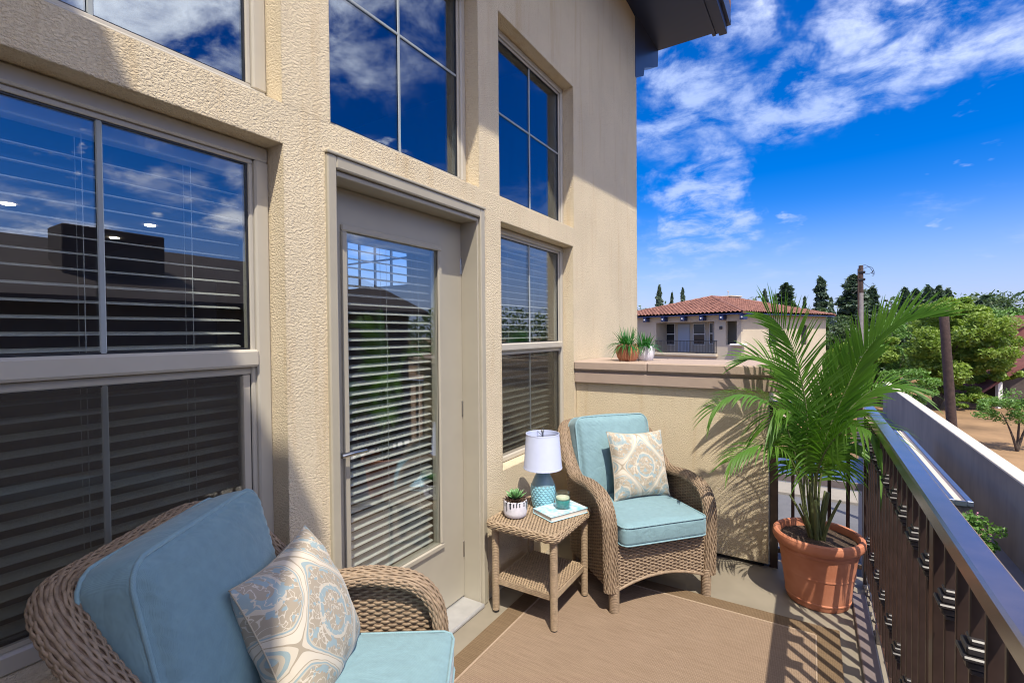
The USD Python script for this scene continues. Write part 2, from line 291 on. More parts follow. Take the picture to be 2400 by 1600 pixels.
# printed ogee pattern of the throw pillows
nn = {'u': ('texture_coordinate', {}), 's': ('separate_xyz', {}), 'wn': ('noise_texture', {'scale': 7.0, 'detail': 2.0}), 'wm': ('vector_math', {'math_type': 'multiply_add', 'vector2': (0.035, 0.035, 0.0)}),
      'x': ('math', {'math_type': 'multiply_add', 'value2': 2 * math.pi * 1.3, 'value3': -math.pi * 1.3}), 'y': ('math', {'math_type': 'multiply_add', 'value2': 2 * math.pi * 1.0, 'value3': -math.pi * 1.0}),
      'cx': ('math', {'math_type': 'cosine'}), 'cy': ('math', {'math_type': 'cosine'}), 'y2': ('math', {'math_type': 'multiply', 'value2': 2.0}), 'c2': ('math', {'math_type': 'cosine'}), 'c2m': ('math', {'math_type': 'multiply_add', 'value2': 0.16}),
      'xy': ('math', {'math_type': 'add'}), 'ab': ('math', {'math_type': 'absolute'}), 'hf': ('math', {'math_type': 'multiply', 'value2': 0.5}),
      'bands': ('rgb_ramp', {'interpolate': False, 'ramp': [(0.0, (0.55, 0.49, 0.40)), (0.06, (0.33, 0.28, 0.21)), (0.08, (0.52, 0.46, 0.37)), (0.12, (0.26, 0.33, 0.34)), (0.16, (0.45, 0.395, 0.31)), (0.19, (0.335, 0.285, 0.215)), (0.62, (0.51, 0.45, 0.36)), (0.70, (0.27, 0.34, 0.35)), (0.82, (0.34, 0.29, 0.22))]}),
      'sc': ('noise_texture', {'scale': 17.0, 'detail': 1.5, 'distortion': 0.6}), 'sa': ('math', {'math_type': 'subtract', 'value2': 0.5}), 'sb': ('math', {'math_type': 'absolute'}), 'vr': ('map_range', {'from_min': 0.018, 'from_max': 0.030, 'to_min': 1.0, 'to_max': 0.0, 'clamp': True}),
      'dm': ('map_range', {'from_min': 0.18, 'from_max': 0.20, 'to_min': 0.0, 'to_max': 1.0, 'clamp': True}), 'dd': ('math', {'math_type': 'multiply'}), 'm': ('mix', {'color2': (0.52, 0.465, 0.38)}),
      'b2': ('noise_texture', {'scale': 15.0, 'detail': 2.0}), 'b2r': ('map_range', {'from_min': 0.57, 'from_max': 0.60, 'clamp': True}), 'b3': ('math', {'math_type': 'multiply'}), 'm2': ('mix', {'color2': (0.26, 0.335, 0.35)}),
      'p': ('principled_bsdf', {'roughness': 0.9, 'specular_ior_level': 0.15, 'sheen_weight': 0.15}), 't': ('texture_coordinate', {}), 'bn': ('noise_texture', {'scale': 400.0, 'detail': 2.0}), 'bu': ('bump', {'strength': 0.3, 'distance': 0.001})}
ll = [('u.UV', 'wn.vector'), ('wn.color', 'wm.vector1'), ('u.UV', 'wm.vector3'), ('wm.vector', 's.vector'), ('s.x', 'x.value1'), ('s.y', 'y.value1'), ('x.value', 'cx.value1'), ('y.value', 'cy.value1'), ('y.value', 'y2.value1'), ('y2.value', 'c2.value1'),
      ('c2.value', 'c2m.value1'), ('cy.value', 'c2m.value3'), ('cx.value', 'xy.value1'), ('c2m.value', 'xy.value2'), ('xy.value', 'ab.value1'), ('ab.value', 'hf.value1'), ('hf.value', 'bands.fac'), ('wm.vector', 'sc.vector'), ('sc.fac', 'sa.value1'), ('sa.value', 'sb.value1'), ('sb.value', 'vr.value'), ('hf.value', 'dm.value'),
      ('vr.result', 'dd.value1'), ('dm.result', 'dd.value2'), ('bands.color', 'm.color1'), ('dd.value', 'm.fac'), ('wm.vector', 'b2.vector'), ('b2.fac', 'b2r.value'), ('b2r.result', 'b3.value1'), ('dm.result', 'b3.value2'),
      ('m.color', 'm2.color1'), ('b3.value', 'm2.fac'), ('m2.color', 'p.base_color'), ('t.object', 'bn.vector'), ('bn.fac', 'bu.height'), ('bu.normal', 'p.normal')]
mat('ogee_print', nn, ll)
def glass(name, r0, tint, rough=0.0, gain=1.0, refl=(0.92, 0.95, 1.0)):
    """thin pane: Schlick reflection, the same from both sides"""
    nn = {'t': ('transparent_bsdf', {'color': tint}), 'gl': ('glossy_bsdf', {'roughness': rough, 'color': refl}), 'lw': ('layer_weight', {'blend': 0.5}), 'pw': ('math', {'math_type': 'power', 'value2': 5.0}),
          'ma': ('math', {'math_type': 'multiply_add', 'value2': gain * (1 - r0), 'value3': r0, 'use_clamp': True}), 'm': ('mix_closure', {}),
          'g': ('geometry', {}), 'n': ('noise_texture', {'scale': 2.2, 'detail': 1.0}), 'b': ('bump', {'strength': 0.04, 'distance': 0.01})}
    mat(name, nn, [('lw.facing', 'pw.value1'), ('pw.value', 'ma.value1'), ('ma.value', 'm.fac'), ('t.BSDF', 'm.closure1'), ('gl.BSDF', 'm.closure2'), ('g.position', 'n.vector'), ('n.fac', 'b.height'), ('b.normal', 'gl.normal')], surface='m.closure')
glass('pane', 0.15, (0.90, 0.93, 0.93))
glass('pane_upper', 0.17, (0.60, 0.68, 0.75), refl=(0.78, 0.87, 1.0))
nn = {'t': ('transparent_bsdf', {'color': (0.84, 0.84, 0.82)}), 'd': ('diffuse_bsdf', {'color': (0.075, 0.062, 0.048)}), 'm': ('mix_closure', {'fac': 0.13})}
mat('screen', nn, [('t.BSDF', 'm.closure1'), ('d.BSDF', 'm.closure2')], surface='m.closure')
nn = {'e': ('emission', {'color': (1.0, 0.86, 0.66), 'strength': 5.0})}
mat('lamp_glow', nn, [], surface='e.emission')
# rug: fine woven sisal
def rug_mat(name, c1, c2):
    nn = {'g': ('geometry', {}), 'w': ('wave_texture', {'scale': 32.0, 'bands_direction': 'y', 'distortion': 2.0, 'detail': 2.0, 'detail_scale': 3.0}), 'w2': ('wave_texture', {'scale': 46.0, 'bands_direction': 'x', 'distortion': 1.2}),
          'mp': ('mapping', {'scale': (7.0, 110.0, 1.0), 'rotation': (0, 0, 0.03)}), 'n': ('noise_texture', {'scale': 1.0, 'detail': 4.0, 'roughness': 0.7}),
          'a': ('math', {'math_type': 'multiply'}), 'a2': ('math', {'math_type': 'multiply_add', 'value2': 0.5}), 'r': ('rgb_ramp', {'ramp': [(0.25, c1), (0.85, c2)]}), 'b': ('bump', {'strength': 0.6, 'distance': 0.003}),
          'p': ('principled_bsdf', {'roughness': 0.9, 'specular_ior_level': 0.1})}
    ll = [('g.position', 'w.vector'), ('g.position', 'w2.vector'), ('g.position', 'mp.vector'), ('mp.vector', 'n.vector'), ('w.fac', 'a.value1'), ('w2.fac', 'a.value2'), ('a.value', 'a2.value1'), ('n.fac', 'a2.value3'),
          ('a2.value', 'r.fac'), ('r.color', 'p.base_color'), ('a.value', 'b.height'), ('b.normal', 'p.normal')]
    mat(name, nn, ll)
rug_mat('rug_field', (0.155, 0.107, 0.070), (0.265, 0.192, 0.135))
rug_mat('rug_border', (0.10, 0.066, 0.038), (0.18, 0.125, 0.075))
plain('rug_cord', (0.31, 0.23, 0.16), 0.9, 0.1, 80)
plain('terracotta', (0.42, 0.14, 0.065), 0.7, 0.10, 6, c2=(0.50, 0.205, 0.115), bump=0.15, bscale=40, bdist=0.002)
plain('soil', (0.035, 0.022, 0.014), 0.95, 0.6, 90, bump=1.0, bscale=120, bdist=0.012, c2=(0.11, 0.07, 0.045))
plain('linen', (0.52, 0.57, 0.74), 0.85, 0.02, 40, bump=0.15, bscale=500, bdist=0.001)
plain('glaze_grey', (0.17, 0.27, 0.30), 0.3, 0.1, 30)
plain('glaze_aqua', (0.22, 0.46, 0.54), 0.25, 0.15, 25)
plain('ceramic', (0.62, 0.61, 0.66), 0.45, 0.06, 70, bump=0.3, bscale=150, bdist=0.001)
plain('drip', (0.03, 0.035, 0.05), 0.35)
plain('bark_rim', (0.10, 0.055, 0.03), 0.85, 0.4, 90, island=0.3)
plain('paper', (0.60, 0.55, 0.48), 0.9, 0.05, 100)
plain('book_cover', (0.66, 0.74, 0.76), 0.4, 0.0, 26, c2=(0.12, 0.40, 0.50))
plain('candle', (0.66, 0.60, 0.46), 0.6)
plain('teal_glass', (0.03, 0.26, 0.28), 0.15, 0.3, 30, c2=(0.10, 0.40, 0.40))
glass('jar_glass', 0.05, (0.86, 0.92, 0.90))
def leaf(name, c, c2, rough=0.35, trans=0.3, scale=3.0, spec=0.5):
    nn = {'g': ('geometry', {}), 'n': ('noise_texture', {'scale': scale, 'detail': 3.0}), 'ir': ('math', {'math_type': 'multiply_add', 'value2': 0.55, 'value3': 0.0}), 'ad': ('math', {'math_type': 'multiply_add', 'value2': 0.6}),
          'r': ('rgb_ramp', {'ramp': [(0.2, c), (0.8, c2)]}), 'p': ('principled_bsdf', {'roughness': rough, 'specular_ior_level': spec}), 't': ('translucent_bsdf', {}), 'm': ('mix_closure', {'fac': trans}),
          'br': ('mix', {'mix_type': 'multiply', 'fac': 1.0, 'color2': (1.5, 1.7, 0.6)})}
    ll = [('g.position', 'n.vector'), ('g.random_per_island', 'ir.value1'), ('n.fac', 'ad.value1'), ('ir.value', 'ad.value3'), ('ad.value', 'r.fac'), ('r.color', 'p.base_color'), ('r.color', 'br.color1'), ('br.color', 't.color'),
          ('p.BSDF', 'm.closure1'), ('t.BSDF', 'm.closure2')]
    mat(name, nn, ll, surface='m.closure')
leaf('palm_leaf', (0.062, 0.155, 0.020), (0.20, 0.33, 0.055), 0.45, 0.34, spec=0.3)
leaf('grass_leaf', (0.03, 0.14, 0.03), (0.06, 0.26, 0.06), 0.4, 0.25)
leaf('succulent', (0.10, 0.24, 0.08), (0.22, 0.42, 0.16), 0.4, 0.1)
leaf('conifer', (0.05, 0.085, 0.055), (0.11, 0.16, 0.09), 0.6, 0.1, 0.6)  # distance haze put into the colour: a lightened green
leaf('broadleaf', (0.14, 0.22, 0.03), (0.33, 0.42, 0.08), 0.55, 0.22, 0.35)
leaf('broadleaf_dark', (0.055, 0.095, 0.035), (0.12, 0.18, 0.065), 0.55, 0.2, 0.35)
leaf('broadleaf_green', (0.09, 0.19, 0.035), (0.20, 0.35, 0.08), 0.55, 0.2, 0.5)
plain('palm_stem', (0.15, 0.19, 0.06), 0.5, 0.3, 30, c2=(0.09, 0.10, 0.04))
plain('dry_stem', (0.28, 0.15, 0.07), 0.8, 0.3, 40)
plain('trunk', (0.075, 0.055, 0.04), 0.9, 0.4, 6, bump=0.6, bscale=20, bdist=0.02)
plain('pole_wood', (0.055, 0.032, 0.026), 0.85, 0.4, 9, bump=0.6, bscale=25, bdist=0.02)
plain('pole_grey', (0.20, 0.185, 0.18), 0.8, 0.15, 5)
plain('far_wall', (0.50, 0.43, 0.32), 0.9, 0.06, 0.6)
plain('far_wall_light', (0.48, 0.42, 0.33), 0.9, 0.05, 0.6)
plain('far_white', (0.66, 0.64, 0.60), 0.7)
plain('far_blue', (0.02, 0.035, 0.11), 0.5)
plain('far_glass', (0.02, 0.022, 0.025), 0.08)
plain('far_door', (0.36, 0.40, 0.46), 0.5)
plain('tile', (0.17, 0.065, 0.045), 0.8, 0.35, 2.2, c2=(0.29, 0.135, 0.095))
plain('maroon', (0.15, 0.05, 0.045), 0.85, 0.2, 1.5)
plain('brown_roof', (0.045, 0.032, 0.028), 0.9, 0.2, 1.0)
plain('brown_wall', (0.06, 0.045, 0.038), 0.9, 0.2, 1.0)
plain('asphalt', (0.11, 0.11, 0.115), 0.9, 0.12, 0.8, bump=0.3, bscale=30, bdist=0.01)
plain('concrete', (0.25, 0.225, 0.185), 0.9, 0.08, 1.2)
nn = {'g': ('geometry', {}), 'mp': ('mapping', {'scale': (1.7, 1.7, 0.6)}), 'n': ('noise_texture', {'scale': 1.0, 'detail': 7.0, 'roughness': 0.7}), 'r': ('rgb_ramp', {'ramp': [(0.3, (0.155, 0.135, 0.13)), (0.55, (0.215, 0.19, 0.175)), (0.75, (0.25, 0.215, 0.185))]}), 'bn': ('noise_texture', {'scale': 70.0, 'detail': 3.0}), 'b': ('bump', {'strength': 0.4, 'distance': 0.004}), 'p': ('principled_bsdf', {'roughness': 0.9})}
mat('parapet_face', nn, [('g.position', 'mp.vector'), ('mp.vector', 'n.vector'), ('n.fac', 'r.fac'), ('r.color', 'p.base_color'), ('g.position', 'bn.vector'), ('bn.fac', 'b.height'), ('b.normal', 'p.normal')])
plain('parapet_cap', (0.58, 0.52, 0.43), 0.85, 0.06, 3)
plain('deck', (0.17, 0.165, 0.18), 0.6, 0.15, 2)
plain('blue_metal', (0.16, 0.19, 0.27), 0.25, 0.08, 4, metallic=0.7)
plain('cream_metal', (0.56, 0.48, 0.38), 0.5, 0.05, 4)
plain('dirt', (0.17, 0.10, 0.045), 0.95, 0.3, 0.22, c2=(0.30, 0.185, 0.09), bump=0.4, bscale=3, bdist=0.05)
plain('flower', (0.6, 0.25, 0.35), 0.7)
plain('stake', (0.28, 0.17, 0.10), 0.85, 0.2, 20)

# ------------------------------------------------------------------ the setting: ground, street, lower roof, balcony floor
GZ = -6.0
W = -1.565                                     # face of the stucco wall
gg = np.linspace(-1, 1, 61); gg = np.sign(gg) * (np.abs(gg) ** 2.2) * 700
X, Y = np.meshgrid(gg, gg + 60, indexing='ij')
obj('ground', (np.stack([X, Y, np.full_like(X, GZ)], -1).reshape(-1, 3), grid_faces(61, 61)), 'dirt', label='bare brown earth around the buildings', cat='ground', kind='structure')
b = MB(); b.box((-60, 5.5, GZ - 0.2), (3.2, 25.2, GZ + 0.004)); obj('street', b, 'asphalt', label='grey asphalt street below the balcony', cat='street', kind='structure')
b = MB(); b.box((-60, 25.2, GZ - 0.2), (4.5, 26.9, GZ + 0.13), 0.02); obj('pavement', b, 'concrete', label='pale kerbed pavement along the far side of the street', cat='pavement', kind='structure')
b = MB(); b.box((-60, 26.9, GZ - 0.2), (6.5, 33, GZ + 0.004)); obj('parking_strip', b, 'asphalt', label='asphalt strip behind the pavement', cat='street', kind='structure')
q_ = deep(2318, 925, 55); b = MB(); b.box((q_[0] - 1.6, q_[1] - 5, GZ - 0.2), (q_[0] + 1.6, q_[1] + 5, GZ + 0.004)); obj('driveway', b, 'concrete', label='pale concrete driveway beside the maroon house', cat='driveway', kind='structure')
b = MB(); b.box((1.35, -6, GZ), (2.15, 20, -1.2)); obj('lower_roof', b, 'deck', label='grey flat lower roof outside the railing', cat='roof', kind='structure')
b = MB(); b.box((W - 0.2, -0.9, -0.30), (0.335, 3.62, 0.0)); obj('balcony_floor', b, 'floor_paint', label='tan painted balcony floor', cat='floor', kind='structure')

# ------------------------------------------------------------------ the house: wall, openings, roof
house = thing('stucco_house', 'cream stucco house front with tall windows and blue eave', 'house')
WIN = {  # y0, y1, z0, z1 of the openings
    'w1': (-0.86, 1.017, 0.70, 2.185), 'u1': (-0.86, 1.017, 2.325, 3.42), 'u2': (1.215, 2.185, 2.325, 3.42), 'u3': (2.390, 3.435, 2.325, 3.405), 'w3': (2.400, 3.417, 0.70, 2.180)}
DY0, DY1, DZ = 1.187, 2.217, 2.205
holes = [rect(y0, z0, y1, z1) for y0, y1, z0, z1 in WIN.values()]
outer = [(-1.6, GZ), (5.02, GZ), (5.02, 4.78), (-1.6, 4.40 + 0.6)]
poly = sg.Polygon(outer, holes).difference(sg.Polygon(rect(DY0 + 0.012, 0.0, DY1 - 0.012, DZ - 0.012)))
obj('front_wall', prism(poly, 0, W - 0.16, W), 'stucco', house)
b = MB(); b.mesh(prism(sg.Polygon(rect(W - 7, GZ, W - 0.16, 4.8)).difference(sg.Polygon(rect(-6.1, 2.15, -4.7, 3.0))), 1, 4.86, 5.02)); b.box((W - 7, -1.6, GZ), (W - 6.84, 4.86, 4.8)); b.box((W - 7, -1.6, 4.8), (W - 0.16, 5.02, 5.0))
obj('outer_wall', b, 'stucco', house)
# rooms behind the glass
m = MB(); m.box((-6.098, 4.90, 2.152), (-4.702, 4.95, 2.20)); m.box((-6.098, 4.90, 2.95), (-4.702, 4.95, 2.998)); m.box((-6.098, 4.90, 2.20), (-6.05, 4.95, 2.95)); m.box((-4.75, 4.90, 2.20), (-4.702, 4.95, 2.95))
sw_ = obj('side_window', m, 'vinyl', house)
for x in (-5.73, -5.40, -5.07):
    m = MB(); m.box((x - 0.012, 4.91, 2.20), (x + 0.012, 4.94, 2.95)); obj('muntin', m, 'muntin', sw_)
m = MB(); m.box((-6.05, 4.905, 2.565), (-4.75, 4.945, 2.585)); obj('muntin', m, 'muntin', sw_)
b = MB(); b.box((W - 6.84, -1.6, -0.1), (W - 0.16, 4.86, 0.0)); obj('room_floor', b, 'interior_floor', house)
b = MB(); b.box((W - 6.84, -1.6, 4.55), (W - 0.16, 4.86, 4.6)); obj('room_ceiling', b, 'interior', house)
p2 = sg.Polygon(rect(-1.6, 0, 4.86, 4.55)).difference(sg.Polygon(rect(3.55, 1.25, 4.55, 2.25)))
obj('room_back_wall', prism(p2, 0, W - 5.6, W - 5.5), 'interior', house)
for a, c in (((W - 5.5, -1.6, 0), (W - 0.162, -1.5, 4.55)),):
    b = MB(); b.box(a, c); obj('room_partition', b, 'interior', house)
for q, (x, y) in enumerate(((-4.96, 1.06), (-4.92, 1.93), (-5.83, 1.98))):
    cl = obj('ceiling_lamp', lathe([(0.0, 2.478), (0.034, 2.478), (0.040, 2.482), (0.040, 2.4895), (0, 2.4895)], 20, (x, y, 0)), 'lamp_glow', house)
b = MB(); b.box((W - 5.5, -1.5, 2.49), (W - 2.2, 2.29, 2.53)); obj('room_ceiling', b, 'interior', house)

def window(key, mullion_y, transom=None, cross=None, frame=0.05, lower=False, mat_='pane_upper'):
    y0, y1, z0, z1 = WIN[key]; y0 += 0.002; y1 -= 0.002; z0 += 0.002; z1 -= 0.002
    xf = W - 0.085; xb = W - 0.145; f = frame
    m = MB()
    for lo, hi in (((y0, z0), (y1, z0 + f)), ((y0, z1 - f), (y1, z1)), ((y0, z0 + f), (y0 + f, z1 - f)), ((y1 - f, z0 + f), (y1, z1 - f))):
        m.box((xb, lo[0], lo[1]), (xf, hi[0], hi[1]), 0.006)
    # inner bead, one step back
    g = 0.016
    for lo, hi in (((y0 + f, z0 + f), (y1 - f, z0 + f + g)), ((y0 + f, z1 - f - g), (y1 - f, z1 - f)), ((y0 + f, z0 + f + g), (y0 + f + g, z1 - f - g)), ((y1 - f - g, z0 + f + g), (y1 - f, z1 - f - g))):
        m.box((xb, lo[0], lo[1]), (xf - 0.014, hi[0], hi[1]), 0.003)
    fr = obj('window_frame', m, 'vinyl', house)
    Y0, Y1, Z0, Z1 = y0 + f + g, y1 - f - g, z0 + f + g, z1 - f - g
    zs = [(Z0, Z1)]
    if transom:
        m = MB(); m.box((xb, y0 + f, transom[0]), (xf + 0.012, y1 - f, transom[1]), 0.008); m.box((xb, y0 + f + g, transom[0] - 0.026), (xf - 0.016, y1 - f - g, transom[0]), 0.004)
        if lower: m.box((xb + 0.01, y1 - f - 0.05, Z0), (xf - 0.02, y1 - f - g, transom[0] - 0.026), 0.004)
        obj('transom', m, 'vinyl', fr); zs = [(Z0, transom[0] - 0.026), (transom[1], Z1)]
    for i, (a, c) in enumerate(zs):
        xg = W - 0.112
        m = MB(); m.box((xg - 0.006, Y0 - 0.004, a - 0.004), (xg, Y1 + 0.004, c + 0.004)); obj('pane', m, mat_, fr)
        m = MB(); e_ = 0.0055
        for lo, hi in (((Y0, a), (Y1, a + e_)), ((Y0, c - e_), (Y1, c)), ((Y0, a + e_), (Y0 + e_, c - e_)), ((Y1 - e_, a + e_), (Y1, c - e_))): m.box((xg + 0.0004, *lo), (xg + 0.006, *hi))
        obj('gasket', m, 'black', fr)
        for k, yy in enumerate(mullion_y):
            m = MB(); m.box((xg + 0.0005, yy - 0.008, a), (xg + 0.007, yy + 0.008, c), 0.003); obj('muntin', m, 'muntin', fr)
        if cross and a < cross < c:
            m = MB(); m.box((xg + 0.0005, Y0, cross - 0.007), (xg + 0.0065, Y1, cross + 0.007), 0.003); obj('muntin', m, 'muntin', fr)
        if transom and i == 0:
            m = MB(); m.box((xf - 0.012, Y0 - 0.003, a), (xf - 0.009, Y1 + 0.003 - 0.035 * lower, c)); obj('insect_screen', m, 'screen', fr)
window('w1', (0.538, -0.42), transom=(1.410, 1.470), lower=True, mat_='pane')
window('w3', (2.925,), transom=(1.405, 1.452), frame=0.036, mat_='pane')
window('u1', (0.526, -0.42), cross=3.05)
window('u2', (1.690,), cross=2.94, frame=0.04)
window('u3', (2.940,), cross=2.90, frame=0.036)
# door: casing, jamb, slab, glass
m = MB()
for lo, hi in (((DY0, 0.0), (DY0 + 0.042, DZ)), ((DY1 - 0.042, 0.0), (DY1, DZ)), ((DY0 + 0.042, DZ - 0.048), (DY1 - 0.042, DZ))):
    m.box((W - 0.1, lo[0], lo[1]), (W + 0.016, hi[0], hi[1]), 0.005)
m.box((W + 0.001, DY0 - 0.004, DZ), (W + 0.022, DY1 + 0.004, DZ + 0.012), 0.003)
casing = obj('door_casing', m, 'tan_paint', house)
m = MB()
for lo, hi in (((DY0 + 0.030, 0.0), (DY0 + 0.052, DZ - 0.05)), ((DY1 - 0.052, 0.0), (DY1 - 0.030, DZ - 0.05)), ((DY0 + 0.052, DZ - 0.07), (DY1 - 0.052, DZ - 0.05))):
    m.box((W - 0.16, lo[0], lo[1]), (W - 0.002, hi[0], hi[1]), 0.003)
obj('jamb', m, 'door_paint', casing)
sy0, sy1, sz0, sz1 = DY0 + 0.055, DY1 - 0.055, 0.03, DZ - 0.073
gy0, gy1, gz0, gz1 = 1.372, 1.958, 0.40, 1.955
xd = W - 0.115
dp = sg.Polygon(rect(sy0, sz0, sy1, sz1), [rect(gy0, gz0, gy1, gz1)])
door = obj('door', prism(dp, 0, xd - 0.045, xd), 'door_paint', house)
m = MB()
for lo, hi in (((gy0 - 0.028, gz0 - 0.028), (gy1 + 0.028, gz0)), ((gy0 - 0.028, gz1), (gy1 + 0.028, gz1 + 0.028)), ((gy0 - 0.028, gz0), (gy0, gz1)), ((gy1, gz0), (gy1 + 0.028, gz1))):
    m.box((xd - 0.01, lo[0], lo[1]), (xd + 0.012, hi[0], hi[1]), 0.005)
obj('glass_bead', m, 'door_paint', door)
m = MB(); m.box((xd - 0.012, gy0 - 0.003, gz0 - 0.003), (xd - 0.007, gy1 + 0.003, gz1 + 0.003)); obj('pane', m, 'pane', door)
m = MB(); m.tube([(xd, 1.306, 1.02), (xd + 0.045, 1.306, 1.02)], 0.011, 10); m.tube([(xd + 0.045, 1.30, 1.02), (xd + 0.05, 1.36, 1.021), (xd + 0.05, 1.425, 1.018)], [0.011, 0.010, 0.008], 10); m.add(*lathe([(0, 0), (0.028, 0), (0.028, 0.006), (0, 0.008)], 16))
v, f = m.get(); k = len(lathe([(0, 0), (0.028, 0), (0.028, 0.006), (0, 0.008)], 16)[0]); r_ = v[-k:].copy(); v[-k:] = np.stack([xd + r_[:, 2], 1.306 + r_[:, 0], 1.02 + r_[:, 1]], 1)
obj('handle', (v, f), 'chrome', door, True)
m = MB()
for z in (0.25, 1.05, 1.85): m.box((xd - 0.002, sy1 - 0.006, z), (xd + 0.005, sy1 + 0.004, z + 0.09), 0.002)
obj('hinge', m, 'chrome', door)
m = MB(); m.box((W - 0.17, DY0 + 0.054, 0.0), (W + 0.03, DY1 - 0.054, 0.022), 0.006); obj('threshold', m, 'threshold', casing)
# eave over the front and its end bracket
m = MB()
ez = lambda y: 4.80 + 0.05 * (y - 5.0)
def eave_piece(x0, x1, dz0, dz1, y0=1.32, y1=5.83):
    v = np.array([[x, y, ez(y) + dz] for x in (x0, x1) for y in (y0, y1) for dz in (dz0, dz1)]); m.add(v, BOXF)
eave_piece(W - 0.16, -0.95, 0, 0.05)
roof = obj('eave_soffit', m, 'blue_trim', house)
m = MB(); eave_piece(-0.95, -0.915, -0.035, 0.05); eave_piece(-0.915, -0.88, -0.02, 0.05); eave_piece(-0.88, -0.80, -0.05, 0.2); eave_piece(-0.80, -0.765, 0.03, 0.22)
obj('fascia', m, 'blue_trim', roof)
m = MB(); eave_piece(W - 0.16, -0.765, 0.05, 0.09, 5.80, 5.86); obj('end_trim', m, 'blue_trim', roof)
m = MB(); eave_piece(W - 7, -0.77, 0.2, 0.32, 1.30, 5.88); obj('roof_deck', m, 'tile', roof)
m = MB(); m.mesh(prism([(5.0, 4.165), (5.27, 4.30), (5.30, 4.40), (5.84, 4.66), (5.86, 4.86), (4.98, 4.80), (4.98, 4.165)], 0, W - 0.12, W + 0.004)); obj('bracket', m, 'blue_trim', roof)
# the wing of the house behind the camera
wing = thing('house_wing', 'cream stucco wing of the house closing the balcony behind', 'house')
m = MB(); m.box((W - 7, -3.5, GZ), (0.40, -0.86, 5.67)); obj('wall', m, 'stucco', wing)

# ------------------------------------------------------------------ blinds
def blind(label, y0, y1, zlo, zhi, pitch, depth, xc, tilt, cords):
    t = thing('window_blind', label, 'blind')
    nsl = int((zhi - zlo) / pitch)
    for k in range(nsl):
        z = zlo + (k + 0.5) * pitch + random.uniform(-0.0008, 0.0008); a = tilt + random.uniform(-0.02, 0.02)
        u = np.linspace(-1, 1, 4); px_ = xc + u * depth / 2 * math.cos(a); pz = z + u * depth / 2 * math.sin(a) + 0.002 * (1 - u ** 2); th = 0.0028
        v = np.array([[px_[i], yy, pz[i] + d] for yy in (y0, y1) for i in range(4) for d in (0, th)])
        f = []
        for i in range(3):
            f += [[2 * i + 1, 2 * i + 3, 2 * i + 11, 2 * i + 9], [2 * i, 2 * i + 8, 2 * i + 10, 2 * i + 2]]
        f += [[0, 1, 9, 8], [6, 14, 15, 7]]
        obj('slat', MB().add(v, f).add(v[:8], [[0, 2, 3, 1], [2, 4, 5, 3], [4, 6, 7, 5]]).add(v[8:], [[0, 1, 3, 2], [2, 3, 5, 4], [4, 5, 7, 6]]), 'slat', t)
    m = MB(); m.box((xc - 0.03, y0 - 0.01, zhi), (xc + 0.03, y1 + 0.01, zhi + 0.045), 0.004); obj('head_rail', m, 'slat', t)
    for yc in cords:
        for dx in (-depth / 2, depth / 2):
            m = MB(); m.tube([(xc + dx, yc, zlo), (xc + dx, yc, zhi)], 0.0011, 4); obj('ladder_cord', m, 'cord', t)
blind('white slatted blind behind the large window at the left edge', -0.80, 0.955, 0.74, 2.09, 0.045, 0.050, W - 0.20, -0.16, (0.52, 0.80, -0.3))
blind('white slatted blind inside the glazed door', gy0 - 0.02, gy1 + 0.02, gz0 - 0.02, gz1 - 0.02, 0.0405, 0.042, xd - 0.085, -0.28, (1.43, 1.66, 1.88))
blind('white slatted blind behind the narrow window above the lamp', 2.45, 3.335, 0.74, 2.10, 0.045, 0.050, W - 0.20, -0.14, (2.75, 3.10))

# ------------------------------------------------------------------ low balcony wall with its cap
lw = thing('balcony_wall', 'low stucco wall with a stepped tan cap at the balcony end', 'wall')
m = MB(); m.box((W + 0.002, 3.455, 0.028), (-0.235, 3.90, 1.14)); obj('wall_body', m, 'stucco_fine', lw)
m = MB(); m.box((W + 0.002, 3.48, -0.28), (-0.26, 3.88, 0.028)); obj('gap_shade', m, 'black', lw)  # black block painted as the shade in the gap under the wall
m = MB(); m.box((W + 0.002, 3.425, 1.132), (-0.16, 3.97, 1.212), 0.006); obj('cap_moulding', m, 'cap_paint', lw)
m = MB(); m.box((W + 0.002, 3.44, 1.212), (-0.18, 3.95, 1.232)); obj('cap_groove', m, 'cap_paint', lw)
for a, c in ((W + 0.002, -1.0), (-0.997, -0.14)):
    m = MB(); m.box((a, 3.412, 1.232), (c, 4.02, 1.297), 0.008); obj('cap_slab', m, 'cap_paint', lw)
m = MB(); m.box((-0.2352, 3.456, 0.03), (-0.2312, 3.90, 1.13)); obj('corner_bead', m, 'vinyl', lw)

